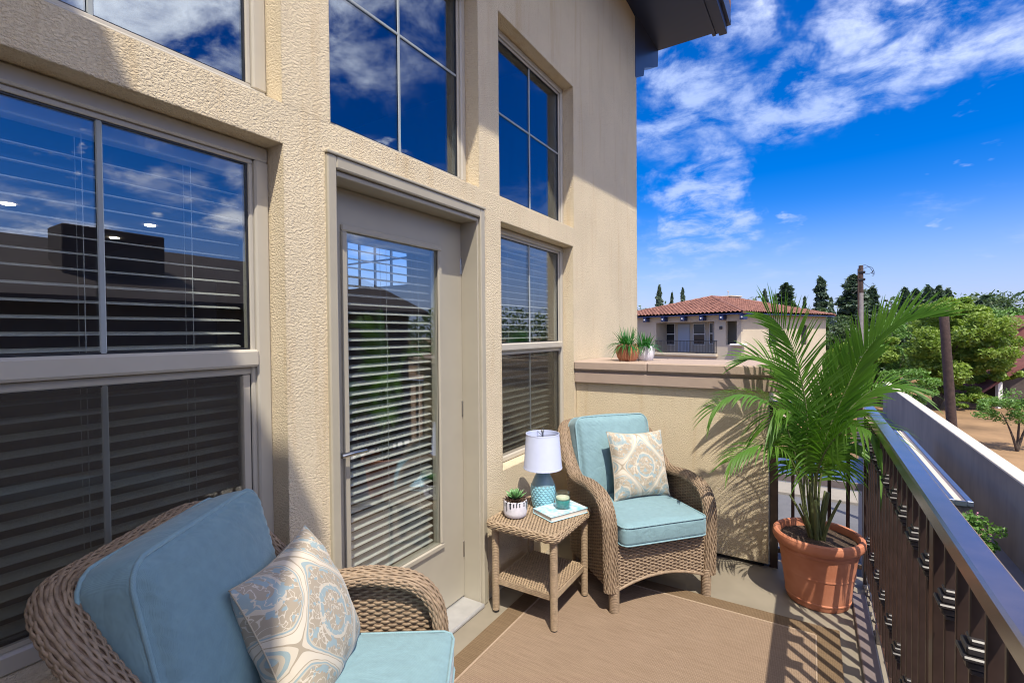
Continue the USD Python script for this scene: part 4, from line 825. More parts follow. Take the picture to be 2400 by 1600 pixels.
# book and jar
book = thing('book', 'white and aqua book lying under the candle jar', 'book', (-1.197, 2.425, TZ), 45 - 40)
P = [on(px, py, 2, TZ + 0.028) for px, py in ((1258, 1187), (1285, 1211), (1371, 1188), (1338, 1178))]
c = np.mean(P, 0); ax = P[2] - P[1]; ang = math.degrees(math.atan2(ax[1], ax[0])); ax_l = np.linalg.norm(ax); bw_ = np.linalg.norm((P[0] - P[1]) - ax / ax_l * np.dot(P[0] - P[1], ax / ax_l))
UsdGeom.Xformable(book).ClearXformOpOrder(); x_ = UsdGeom.Xformable(book)
book.GetPrim().GetAttribute('xformOp:translate').Set(Gf.Vec3d(float(c[0]), float(c[1]), TZ + 0.003)); book.GetPrim().GetAttribute('xformOp:rotateZ').Set(ang)
x_.SetXformOpOrder([UsdGeom.XformOp(book.GetPrim().GetAttribute('xformOp:translate')), UsdGeom.XformOp(book.GetPrim().GetAttribute('xformOp:rotateZ'))])
hx, hy = 0.5 * min(ax_l, 0.27), 0.5 * min(max(bw_, 0.17), 0.21)
m = MB(); m.box((-hx, -hy, 0), (hx, hy, 0.003), 0.001); m.box((-hx, -hy, 0.025), (hx, hy, 0.028), 0.001); m.box((-hx, hy - 0.003, 0.003), (hx, hy, 0.025)); obj('cover', m, 'book_cover', book)
m = MB(); m.box((-hx + 0.004, -hy + 0.004, 0.003), (hx - 0.004, hy - 0.003, 0.025)); obj('pages', m, 'paper', book)
jp = on(1319, 1189, 2, TZ + 0.031)
jar = thing('candle_jar', 'small teal glass candle jar standing on the book', 'candle jar', (jp[0], jp[1], TZ + 0.032))
obj('jar', lathe([(0, 0), (0.038, 0.0), (0.043, 0.006), (0.043, 0.062), (0.038, 0.076), (0.039, 0.088), (0.0365, 0.088), (0.0355, 0.076), (0.0395, 0.062), (0.0395, 0.006), (0, 0.004)], 36), 'jar_glass', jar, True)
obj('teal_band', lathe([(0, 0.006), (0.0385, 0.006), (0.0388, 0.048), (0, 0.049)], 30), 'teal_glass', jar, True)
obj('wax', lathe([(0, 0.049), (0.0384, 0.049), (0.0384, 0.060), (0, 0.062)], 30), 'candle', jar, True)

# ------------------------------------------------------------------ palm in its terracotta pot
px0, py0 = 0.030, 3.205
pot = thing('palm_pot', 'large ribbed terracotta pot standing in the corner by the railing', 'pot', (px0, py0, 0))
prof = [(0, 0.002), (0.148, 0.002), (0.153, 0.010), (0.1575, 0.030), (0.1610, 0.034), (0.1615, 0.040), (0.1590, 0.044), (0.1755, 0.170), (0.1790, 0.174), (0.1795, 0.181), (0.1772, 0.186), (0.1930, 0.292), (0.1985, 0.297), (0.2000, 0.306), (0.1975, 0.313), (0.2060, 0.322), (0.2190, 0.332), (0.2245, 0.345), (0.2250, 0.362), (0.2210, 0.376), (0.2110, 0.383), (0.1990, 0.380), (0.1930, 0.370), (0.1900, 0.345), (0.188, 0.32)]
obj('pot_body', lathe(prof, 72), 'terracotta', pot, 35)
r_, a_ = np.meshgrid(np.linspace(0, 0.189, 22), np.linspace(0, 2 * math.pi, 60), indexing='ij'); V = np.stack([r_ * np.cos(a_), r_ * np.sin(a_), 0.338 + 0 * r_], -1).reshape(-1, 3); V[:, 2] += 0.010 * meshkit.fbm(V * 38) + 0.012 * np.exp(-(V[:, 0] ** 2 + V[:, 1] ** 2) / 0.004)
obj('soil', (V, grid_faces(22, 60)), 'soil', pot, True)
palm = thing('potted_palm', 'feathery green palm growing in the terracotta pot', 'palm', (0, 0, 0))
def frond(ctrl, n_, L, up, droop=0.35, spread=62, width=0.0105, start=0.30, jitter=0.08, both=True, tipL=0.45, fold=0.25):
    C = np.asarray(ctrl, float); d = np.r_[0, np.cumsum(np.linalg.norm(np.diff(C, axis=0), axis=1))]; d /= d[-1]
    from scipy.interpolate import CubicSpline
    cs = CubicSpline(d, C); t = np.linspace(0, 1, 40); P = cs(t)
    m = MB(); m.tube(P, np.interp(t, [0, 0.3, 1], [0.0085, 0.006, 0.0015]), 6)
    lv = MB(); up = np.asarray(up, float); up /= np.linalg.norm(up)
    for i in range(n_):
        u = start + (1 - start) * (i + 0.5) / n_; p = cs(u); tg = cs(u, 1); tg /= np.linalg.norm(tg)
        sd = np.cross(tg, up); sd /= np.linalg.norm(sd); nr = np.cross(sd, tg)
        w_ = (u - start) / (1 - start); ln = L * (tipL + (1 - tipL) * math.sin(math.pi * min(1, 0.22 + w_ * 0.66)) ** 0.8) * random.uniform(0.88, 1.08)
        for s_ in (-1, 1):
            if not both and s_ < 0 and random.random() < 0.5: continue
            a = math.radians(spread * (1 - 0.55 * w_) + random.uniform(-5, 5)); dr = tg * math.cos(a) + sd * s_ * math.sin(a) + nr * (fold + random.uniform(-jitter, jitter)); dr /= np.linalg.norm(dr)
            k = 7; q = np.linspace(0, 1, k); dz = droop * random.uniform(0.7, 1.3); pts = p + dr * (ln * q)[:, None] + np.array([0, 0, -1.0]) * (dz * ln * q ** 2.2)[:, None]
            wd = width * np.array([0.35, 0.85, 1.0, 0.95, 0.75, 0.45, 0.05]); tt = np.gradient(pts, axis=0); ws = np.cross(tt, nr + 0.3 * s_ * sd); ws /= np.linalg.norm(ws, axis=1, keepdims=True); wn = np.cross(ws, tt); wn /= np.linalg.norm(wn, axis=1, keepdims=True)
            v = np.stack([pts - ws * wd[:, None] + wn * 0.25 * wd[:, None], pts, pts + ws * wd[:, None] + wn * 0.25 * wd[:, None]], 1).reshape(-1, 3); lv.add(v, grid_faces(k, 3))
    f_ = obj('frond', m, 'palm_stem', palm, True); obj('leaflets', lv, 'palm_leaf', f_, True, kind='stuff')
B0 = np.array([px0 - 0.005, py0 - 0.01, 0.345])
def fr(pts, *a, base=(0, 0), **k):
    C = [B0 + np.array([base[0], base[1], 0])] + [on(x, y, 1, d) for x, y, d in pts]; frond(C, *a, **k)
VW = -FWD
fr([(1886, 1110, 3.20), (1893, 1000, 3.20), (1874, 872, 3.15), (1846, 790, 3.08), (1800, 738, 3.0)], 58, 0.31, VW + [0, 0, 0.2], 0.10, 58, 0.0066, 0.30, base=(-0.01, 0))
fr([(1915, 1110, 3.22), (1945, 1000, 3.24), (1990, 900, 3.28), (2036, 815, 3.33), (2095, 765, 3.38), (2180, 742, 3.42)], 60, 0.28, VW + [-0.7, 0, 0.5], 0.02, 38, 0.0068, 0.32, base=(0.02, 0), fold=0.5)
fr([(1876, 1120, 3.18), (1850, 1020, 3.12), (1800, 945, 3.02), (1735, 925, 2.93), (1672, 962, 2.84)], 44, 0.19, (-0.2, -0.5, 1), 0.45, 58, 0.0068, 0.36, base=(-0.025, 0.01))
fr([(1872, 1125, 3.16), (1845, 1065, 3.1), (1800, 1042, 3.0), (1750, 1052, 2.92), (1712, 1080, 2.86)], 28, 0.18, (-0.2, -0.6, 1), 0.45, 58, 0.0062, 0.42, base=(-0.03, -0.01))
fr([(1925, 1110, 3.24), (1965, 1000, 3.28), (2015, 935, 3.32), (2075, 905, 3.34), (2135, 915, 3.36)], 40, 0.22, (0.1, -0.6, 1), 0.30, 50, 0.0070, 0.36, base=(0.03, 0.01))
fr([(1918, 1100, 3.14), (1955, 1030, 3.04), (2005, 1000, 2.95), (2045, 1015, 2.88), (2070, 1060, 2.84)], 34, 0.27, (0.3, -0.6, 1), 0.65, 56, 0.0075, 0.40, base=(0.025, -0.02))
fr([(1890, 1100, 3.24), (1880, 980, 3.28), (1855, 900, 3.30), (1810, 850, 3.30), (1755, 840, 3.3)], 44, 0.28, VW + [0, 0, 0.8], 0.22, 56, 0.0072, 0.34, base=(-0.01, 0.02))
fr([(1905, 1100, 3.26), (1925, 980, 3.32), (1950, 890, 3.36), (1985, 830, 3.40)], 40, 0.29, VW + [0.2, 0, 0.5], 0.15, 52, 0.0072, 0.36, base=(0.01, 0.02))
fr([(1910, 1110, 3.26), (1940, 1050, 3.32), (1985, 1040, 3.38), (2025, 1075, 3.42)], 24, 0.26, (0.1, -0.4, 1), 0.6, 55, 0.009, 0.40, base=(0.015, 0.03))
fr([(1885, 1100, 3.2), (1870, 1000, 3.15), (1840, 960, 3.08), (1800, 1000, 3.0)], 36, 0.26, (-0.1, -0.7, 1), 0.55, 55, 0.0070, 0.38, base=(-0.012, -0.01))
for (x, y, dx, dy, h, r) in ((0.02, 0.0, 0.035, 0.01, 0.28, 0.016), (-0.012, 0.0, -0.02, 0.0, 0.33, 0.015), (0.0, -0.025, -0.01, -0.05, 0.25, 0.014), (0.03, -0.015, 0.08, -0.02, 0.26, 0.011), (-0.03, 0.01, -0.10, -0.02, 0.24, 0.010), (0.012, 0.02, 0.03, 0.05, 0.27, 0.012), (-0.02, -0.02, -0.06, -0.06, 0.22, 0.010)):
    z = np.linspace(0, 1, 7); P = np.stack([B0[0] + x + dx * z ** 1.4, B0[1] + y + dy * z ** 1.4, B0[2] - 0.012 + h * z], 1); obj('cane', tube(P, r * (1 - 0.45 * z), 9), 'palm_stem', palm, True)

# ------------------------------------------------------------------ the two planters on the wall cap
def grass_tuft(parent, c, n_, L, rad, seed, matn='grass_leaf', droop=0.6, width=0.0055):
    R_ = random.Random(seed); m = MB()
    for i in range(n_):
        a = R_.uniform(0, 2 * math.pi); el = math.radians(R_.uniform(22, 82)); d = np.array([math.cos(a) * math.cos(el), math.sin(a) * math.cos(el), math.sin(el)]); ln = L * R_.uniform(0.6, 1.15)
        b_ = np.array(c) + np.array([math.cos(a), math.sin(a), 0]) * rad * R_.random(); q = np.linspace(0, 1, 6); P = b_ + d * (ln * q)[:, None] - np.array([0, 0, 1.0]) * (droop * ln * q ** 2 * math.cos(el) * 1.2)[:, None]
        s_ = np.array([-math.sin(a), math.cos(a), 0.1]); w_ = width * np.array([0.6, 1, 1, 0.8, 0.5, 0.04]); nr = np.cross(s_, d)
        m.add(np.stack([P - s_ * w_[:, None], P - nr * 0.3 * w_[:, None], P + s_ * w_[:, None]], 1).reshape(-1, 3), grid_faces(6, 3))
    obj('leaves', m, matn, parent, True, kind='stuff')
p1 = on(1471, 846, 2, 1.298); p1 = EYE + (p1 - EYE) * 1.015; p1[2] = 1.2985
t1 = thing('terracotta_planter', 'terracotta bowl of grassy leaves on the wall cap', 'planter', p1)
obj('bowl', lathe([(0, 0.0), (0.062, 0.0), (0.080, 0.03), (0.088, 0.065), (0.083, 0.105), (0.076, 0.118), (0.070, 0.116), (0.072, 0.10), (0, 0.098)], 36), 'terracotta', t1, True)
grass_tuft(t1, (0, 0, 0.10), 130, 0.21, 0.045, 5, droop=0.75)
m = MB(); R_ = random.Random(9)
for i in range(26):
    a = R_.uniform(-2.2, -0.2); r0 = 0.07; q = np.linspace(0, 1, 6); h = R_.uniform(0.03, 0.13); P = np.stack([math.cos(a) * (r0 + 0.022 * np.sin(q * 2)), math.sin(a) * (r0 + 0.022 * np.sin(q * 2)), 0.12 + 0.02 * np.sin(q * 3) - h * q ** 1.5], 1); m.tube(P, 0.0018, 4)
obj('dry_tendrils', m, 'dry_stem', t1, True, kind='stuff')
p2_ = EYE + (on(1512, 845, 2, 1.298) - EYE) * 1.01; p2_[2] = 1.2985
t2 = thing('white_planter', 'white speckled pot of grassy leaves beside the terracotta bowl', 'planter', p2_)
obj('bowl', lathe([(0, 0.0), (0.055, 0.0), (0.066, 0.03), (0.072, 0.06), (0.070, 0.10), (0.065, 0.112), (0.060, 0.11), (0.061, 0.095), (0, 0.092)], 36), 'ceramic', t2, True)
grass_tuft(t2, (0, 0, 0.095), 120, 0.16, 0.04, 8, droop=0.75)
# ------------------------------------------------------------------ beyond the railing: parapet, capped curb, shrub
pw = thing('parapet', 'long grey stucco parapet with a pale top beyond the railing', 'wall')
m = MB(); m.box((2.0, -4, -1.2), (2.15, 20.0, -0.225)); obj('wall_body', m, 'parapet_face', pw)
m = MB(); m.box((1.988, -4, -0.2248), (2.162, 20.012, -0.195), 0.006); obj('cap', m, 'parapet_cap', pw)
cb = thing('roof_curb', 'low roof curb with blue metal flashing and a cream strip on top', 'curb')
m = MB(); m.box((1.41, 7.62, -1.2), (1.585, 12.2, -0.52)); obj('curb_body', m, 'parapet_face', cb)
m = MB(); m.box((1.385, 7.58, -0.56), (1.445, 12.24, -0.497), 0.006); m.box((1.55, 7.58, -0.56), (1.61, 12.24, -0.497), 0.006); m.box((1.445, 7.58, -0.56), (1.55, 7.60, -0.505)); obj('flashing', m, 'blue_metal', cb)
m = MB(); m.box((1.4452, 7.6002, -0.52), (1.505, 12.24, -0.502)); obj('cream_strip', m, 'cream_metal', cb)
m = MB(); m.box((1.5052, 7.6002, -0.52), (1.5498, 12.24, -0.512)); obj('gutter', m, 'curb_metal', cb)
def quads(P, size, rg, flat=0.0, elong=1.5):
    """random leaf-sized quads at the points P"""
    k = len(P); a = rg.normal(size=(k, 3)); a[:, 2] *= 1 - flat * 0.6; a /= np.linalg.norm(a, axis=1, keepdims=True)
    nrm = rg.normal(size=(k, 3)); nrm[:, 2] += 2.0 * flat; b_ = np.cross(a, nrm); b_ /= np.linalg.norm(b_, axis=1, keepdims=True) + 1e-9
    s_ = (size * rg.uniform(0.6, 1.3, k))[:, None]
    v = np.stack([P - a * s_ * elong * 0.5, P + b_ * s_ * 0.42, P + a * s_ * elong * 0.5, P - b_ * s_ * 0.42], 1).reshape(-1, 3)
    f = np.arange(4 * k).reshape(-1, 4); return v, f
def clumps(centers, radii, per, rg, squash=0.75):
    out = []
    for c, r in zip(centers, radii):
        d = rg.normal(size=(per, 3)); d /= np.linalg.norm(d, axis=1, keepdims=True); d *= (rg.random((per, 1)) ** 0.45) * r; d[:, 2] *= squash; out.append(np.asarray(c) + d)
    return np.vstack(out)
def limb_tubes(m, base, tips, r0):
    for tp_ in tips:
        tp_ = np.asarray(tp_, float); mid = base + (tp_ - base) * [0.35, 0.35, 0.55]; q = np.linspace(0, 1, 7)[:, None]
        P = (1 - q) ** 2 * base + 2 * q * (1 - q) * mid + q ** 2 * tp_; m.tube(P, r0 * (1 - 0.85 * q[:, 0]), 7)
sp = on(2275, 1300, 2, -1.0); rg = np.random.default_rng(21)
bush = thing('flowering_shrub', 'green shrub with pinkish flowers and a wooden stake below the railing', 'shrub', (sp[0] + 0.02, sp[1] + 0.1, -1.2))
ctr = np.stack([rg.normal(0, 0.09, 26), rg.normal(0, 0.10, 26), rg.uniform(0.12, 0.62, 26)], 1)
obj('foliage', quads(clumps(ctr, np.full(26, 0.10), 60, rg), 0.034, rg, 0.3), 'broadleaf_green', bush)
obj('flowers', quads(clumps(ctr, np.full(26, 0.13), 2, rg), 0.03, rg, 0.3, 1.0), 'flower', bush, kind='stuff')
m = MB(); limb_tubes(m, np.zeros(3), ctr[:9], 0.012); obj('stem', m, 'trunk', bush)
m = MB(); m.box((-0.10, -0.13, 0), (-0.065, -0.10, 0.52), 0.004); obj('stake', m, 'stake', bush)
aw = thing('lower_canopy', 'blue grey metal canopy roof over the street edge below', 'canopy')
m = MB(); m.box((-6.0, 14.25, -2.26), (1.3, 17.1, -2.2), 0.01); obj('canopy_sheet', m, 'blue_metal', aw)
m = MB(); m.box((-6.0, 14.21, -2.36), (1.3, 14.2498, -2.18), 0.008); obj('fascia', m, 'curb_metal', aw)
for x in (-5.7, -2.2, 1.1):
    m = MB(); m.box((x - 0.05, 14.4, GZ), (x + 0.05, 14.5, -2.2602), 0.01); obj('post', m, 'curb_metal', aw)

# ------------------------------------------------------------------ tile-roofed building across the street
YAW = math.radians(31.8897); Rh = np.array([math.cos(YAW), math.sin(YAW), 0]); Fh = np.array([-math.sin(YAW), math.cos(YAW), 0])
Kp = 17.4 * Rh + 36.0 * Fh; E2 = 0.8 * Rh + 0.6 * Fh; E1 = -0.6 * Rh + 0.8 * Fh
bld = thing('tile_roofed_building', 'cream building with a red tile roof and blue rafter tails', 'building', (Kp[0], Kp[1], 0), math.degrees(math.atan2(E2[1], E2[0])))
def fac(px, py, xl=0.6):
    d = ray(px, py); t = (xl - np.dot(EYE - Kp, E2)) / np.dot(d, E2); P = EYE + d * t; return float(np.dot(P - Kp, E1)), float(P[2])
EZ, LY, LX = 2.80, 13.0, 17.0; fz = -0.32
yA, yB = fac(1674, 800)[0], fac(1538, 800)[0]; yC, yD = fac(1757, 800)[0], fac(1701, 800)[0]; zt = fac(1600, 755)[1]; zl = fac(1720, 808)[1]
wp = sg.Polygon(rect(0.6, GZ, LY - 0.6, EZ)).difference(sg.Polygon(rect(yA, fz, yB, zt))).difference(sg.Polygon(rect(max(yC, 0.95), zl, yD, zt)))
m = MB(); m.mesh(prism(wp, 0, 0.6, 0.9)); obj('wall', m, 'far_wall', bld)
rw = sg.Polygon(rect(0.9, GZ, LX - 0.6, EZ)).difference(sg.Polygon(rect(11.0, 0.2, 12.3, 2.0))).difference(sg.Polygon(rect(5.0, 0.2, 6.6, 2.0)))
m = MB(); m.mesh(prism(rw, 1, 0.6, 0.9)); obj('wall', m, 'far_wall', bld)
m = MB(); m.box((2.2, 0.9, GZ), (2.4, LY - 0.6, EZ)); obj('wall', m, 'far_wall_light', bld)
m = MB(); m.box((0.9, LY - 0.7, GZ), (LX - 0.6, LY - 0.6, EZ)); m.box((LX - 0.7, 0.9, GZ), (LX - 0.6, LY - 0.7, EZ)); obj('rear_wall', m, 'far_wall', bld)
for yy in (yA, yB):
    m = MB(); m.box((0.9, yy - 0.06 + (0.06 if yy == yB else -0.06), fz), (2.2, yy + 0.06 + (0.06 if yy == yB else -0.06), EZ)); obj('recess_side', m, 'far_wall', bld)
m = MB(); m.box((0.35, yA - 0.3, fz - 0.22), (2.2, yB + 0.2, fz), 0.03); obj('balcony_slab', m, 'far_wall', bld)
def farwin(px0, px1, py0, py1, xl=2.2, mid=True, parts='window'):
    a, z1 = fac(px1, py0, xl); c, z0 = fac(px0, py1, xl)
    m = MB(); t_ = 0.07
    for lo, hi in (((a, z0), (a + t_, z1)), ((c - t_, z0), (c, z1)), ((a + t_, z1 - t_), (c - t_, z1)), ((a + t_, z0), (c - t_, z0 + t_))): m.box((xl - 0.07, *lo), (xl - 0.002, *hi))
    if mid: m.box((xl - 0.06, a + t_, (z0 + z1) / 2 - 0.04), (xl - 0.003, c - t_, (z0 + z1) / 2 + 0.04))
    w_ = obj(parts, m, 'far_white', bld); m = MB(); m.box((xl - 0.03, a + t_, z0 + t_), (xl - 0.006, c - t_, z1 - t_)); obj('pane', m, 'far_glass', w_)
farwin(1556, 1583, 757, 808); farwin(1625, 1654, 757, 808); farwin(1663, 1673.4, 756, 806)
a, z1 = fac(1617, 759, 2.2); c, z0 = fac(1590, 831, 2.2); m = MB(); m.box((2.14, a, fz + 0.001), (2.198, c, z1), 0.01); obj('door', m, 'far_door', bld)
m = MB(); zt_ = fz + 1.07; m.box((0.55, yA - 0.25, zt_ - 0.05), (0.60, yB + 0.1, zt_)); m.box((0.55, yA - 0.25, fz + 0.08), (0.60, yB + 0.1, fz + 0.12)); bal = obj('railing', m, 'iron', bld)
yy = yA - 0.2
while yy < yB + 0.1:
    m = MB(); m.box((0.565, yy - 0.014, fz + 0.12), (0.585, yy + 0.014, zt_ - 0.05)); obj('baluster', m, 'iron', bal); yy += 0.135
a, z_ = fac(1690, 768); m = MB(); m.add(*cbox((0.5, a - 0.12, z_ - 0.12), (0.5998, a + 0.12, z_ + 0.12), 0.03) if False else meshkit.arrays(cbox((0.5, a - 0.12, z_ - 0.12), (0.5998, a + 0.12, z_ + 0.12), 0.03))[:2]); obj('wall_lamp', m, 'iron', bld)
m = MB(); a, _ = fac(1757, 803); c, _ = fac(1716, 803); m.box((0.2, max(a, 0.3), zl - 0.06), (0.95, c, zl + 0.10), 0.03); obj('wall_cap', m, 'far_white', bld)
for xx in (11.0, 5.0):
    m = MB(); m.box((xx + 0.001, 0.72, 0.201), (xx + (1.299 if xx > 8 else 1.599), 0.78, 1.999)); obj('pane', m, 'far_glass', bld)
for px_ in (1513, 1555, 1601, 1645, 1692, 1741):
    yc, zc = fac(px_, 741, 0.2); m = MB(); m.box((0.02, yc - 0.17, EZ - 0.42), (0.6, yc + 0.17, EZ - 0.03), 0.03); rt = obj('rafter_tail', m, 'far_blue', bld)
    m = MB(); m.box((-0.02, yc - 0.07, EZ - 0.30), (0.019, yc + 0.05, EZ - 0.18), 0.02); obj('tail_cap', m, 'far_white', rt)
m = MB(); m.box((0.0, 0.0, EZ - 0.02), (LX, LY, EZ + 0.07)); obj('eave', m, 'far_blue', bld)
SL, rmax = 0.27, LY / 2
def tile_face(L, half, to_xy):
    nu = int(L / 0.075); nv = int(half / 0.19) + 1; u = np.linspace(0, L, nu); V, F = [], []
    vm = np.minimum(np.minimum(u, L - u), half)
    rows = []
    for j in range(nv + 1):
        for st in (0, 1):
            d = min(j * 0.38, half) if st == 0 else min(j * 0.38 + 0.375, half); dd = np.minimum(d, vm); x, y = to_xy(u, dd)
            z = EZ + 0.08 + SL * dd + 0.11 * np.abs(np.sin(math.pi * u / 0.36)) + (0.0 if st else 0.07)
            rows.append(np.stack([x, y, z], 1))
    return np.vstack(rows), grid_faces(len(rows), nu)
m = MB()
m.add(*tile_face(LY, rmax, lambda u, d: (d - 0.05, u))); m.add(*tile_face(LX, rmax, lambda u, d: (u, d - 0.05)))
m.add(*tile_face(LX, rmax, lambda u, d: (u, LY - d))); m.add(*tile_face(LY, rmax, lambda u, d: (LX - d, u)))
roof_t = obj('roof_tiles', m, 'tile', bld, kind='stuff')
top = EZ + 0.14 + SL * rmax; m = MB()
for a, c in (((0, 0, EZ + 0.12), (rmax, rmax, top)), ((0, LY, EZ + 0.12), (rmax, rmax, top)), ((LX, 0, EZ + 0.12), (LX - rmax, rmax, top)), ((LX, LY, EZ + 0.12), (LX - rmax, rmax, top)), ((rmax, rmax, top), (LX - rmax, rmax, top))):
    q = np.linspace(0, 1, 26)[:, None]; m.tube(np.array(a) + q * (np.array(c) - np.array(a)), 0.13 + 0.03 * (np.arange(26) % 2), 8)
obj('ridge_tiles', m, 'tile', roof_t)
m = MB(); m.box((9.4, 6.2, top - 0.6), (11.2, 7.6, top + 0.15), 0.03); ch = obj('chimney', m, 'far_wall', roof_t)
m = MB(); m.box((9.3, 6.1, top + 0.15), (11.3, 7.7, top + 0.25), 0.03); m.tube([(9.9, 6.8, top + 0.2), (9.9, 6.8, top + 0.8)], 0.03, 5); m.tube([(9.7, 6.6, top + 0.6), (10.1, 7.0, top + 0.75)], 0.03, 5); obj('vane', m, 'far_wall', ch)

# ------------------------------------------------------------------ maroon house at the right edge, brown house opposite the windows
mh = thing('maroon_house', 'maroon shingled house half hidden behind the big tree', 'house', (0, 0, 0), math.degrees(YAW))
m = MB(); m.mesh(prism([(58.6, -1.4), (65.0, 2.75), (71.4, -1.4), (71.4, GZ), (58.6, GZ)], 1, 60, 63)); obj('wall', m, 'maroon', mh)
m = MB(); m.mesh(prism([(57.6, -1.85), (65.0, 2.95), (72.4, -1.85), (72.4, -1.6), (65.0, 3.2), (57.6, -1.6)], 1, 59.6, 63.4)); obj('roof', m, 'maroon', mh)
m = MB(); m.mesh(prism([(43.2, -5.0), (50.5, -0.5), (57.8, -5.0), (57.8, -4.75), (50.5, -0.25), (43.2, -4.75)], 1, 45, 49)); obj('roof', m, 'maroon', mh)
m = MB(); m.mesh(prism([(46.4, GZ), (46.4, -3.1), (50.5, -0.55), (54.5, -3.1), (54.5, GZ)], 1, 46.2, 48.8)); obj('wall', m, 'brown_wall', mh)
m = MB(); m.box((45.75, 45.3, GZ), (46.15, 45.6, -3.45)); obj('porch_post', m, 'far_white', mh)
m = MB(); m.tube([(62.6, 62, 1.2), (62.6, 62, 2.2)], 0.10, 8); obj('vent_pipe', m, 'far_white', mh)
oh = thing('brown_house', 'dark brown house opposite, mirrored in the balcony windows', 'house', (14, 4, 0))
m = MB(); m.box((0, -9, GZ), (9, 14, 2.6)); obj('wall', m, 'brown_wall', oh)
m = MB(); m.mesh(prism([(-0.8, 2.4), (4.5, 4.6), (9.8, 2.4), (9.8, 2.6), (4.5, 4.85), (-0.8, 2.6)], 1, -9.6, 14.6)); obj('roof', m, 'brown_roof', oh)
m = MB(); m.box((1.0, 1.0, 2.6), (2.2, 3.6, 4.8), 0.03); obj('chimney', m, 'brown_wall', oh)

# ------------------------------------------------------------------ poles
up_ = deep(2017, 800, 30)
pole = thing('utility_pole', 'grey utility pole with a dark top and curling wires', 'utility pole', (up_[0], up_[1], GZ))
zt_ = 5.5 - GZ; m = MB(); m.tube([(0, 0, 0), (0, 0, zt_ - 1.7)], [0.17, 0.14], 12); obj('shaft', m, 'pole_grey', pole, True)
m = MB(); m.tube([(0, 0, zt_ - 1.7), (0, 0, zt_)], [0.14, 0.12], 12); m.tube([(-0.13, -0.1, 3), (-0.13, -0.1, zt_ - 0.2)], 0.05, 8); obj('dark_head', m, 'pole_wood', pole, True)
R_ = random.Random(4)
for k in range(5):
    q = np.linspace(0, 1, 14); L = R_.uniform(0.6, 1.15); z0_ = zt_ - R_.uniform(0.05, 1.9); sgn = 1 if k != 2 else -0.6
    P = Rh * (sgn * L * np.sin(q * 2.2))[:, None] + np.array([0, 0, 1.0]) * (z0_ + R_.uniform(-0.5, 0.25) * q + 0.22 * np.sin(q * 5 + k))[:, None] + Rh * 0.1; obj('wire', tube(P, 0.014, 5), 'black', pole, True)
m = MB()
for dz in (0.35, 0.8): m.box((-0.16, -0.16, zt_ - dz - 0.14), (0.22, 0.16, zt_ - dz), 0.03)
obj('insulator_block', m, 'black', pole)
bp_ = deep(2231, 1000, 16); bt = deep(2212, 735, 16)
wp_ = thing('wooden_pole', 'dark weathered wooden pole cut off below the tree top', 'utility pole', (bp_[0], bp_[1], GZ))
dl = (bt - bp_)[:2] / (bt[2] - bp_[2]); h = bt[2] + 0.1 - GZ; q = np.linspace(0, 1, 9); z = q * h; off = (z + GZ - bp_[2])
obj('shaft', tube(np.stack([dl[0] * off, dl[1] * off, z], 1), 0.155 - 0.03 * q, 14), 'pole_wood', wp_, True)
sl = deep(2092, 740, 60); stl = thing('street_lamp', 'curved street lamp rising above the far trees', 'street lamp', (sl[0], sl[1], GZ))
hz_ = 1.52 + 68 * 60 / FPX - GZ; q = np.linspace(0, 1, 12)
m = MB(); m.tube([(0, 0, 0), (0, 0, hz_ - 0.8)], [0.12, 0.08], 8); m.tube(np.vstack([np.array([0, 0, hz_ - 0.8]), np.array([0, 0, hz_ - 0.8]) + np.stack([-Rh[0] * 0.75 * q, -Rh[1] * 0.75 * q, 0.75 * np.sin(q * 1.57)], 1)[1:]]), 0.05, 7); obj('mast', m, 'pole_grey', stl, True)
m = MB(); c = np.array([0, 0, hz_]) - Rh * 0.85; m.add(*lathe([(0, -0.1), (0.2, -0.06), (0.24, 0.02), (0.1, 0.12), (0, 0.13)], 14, c)); obj('lamp_head', m, 'black', stl, True)

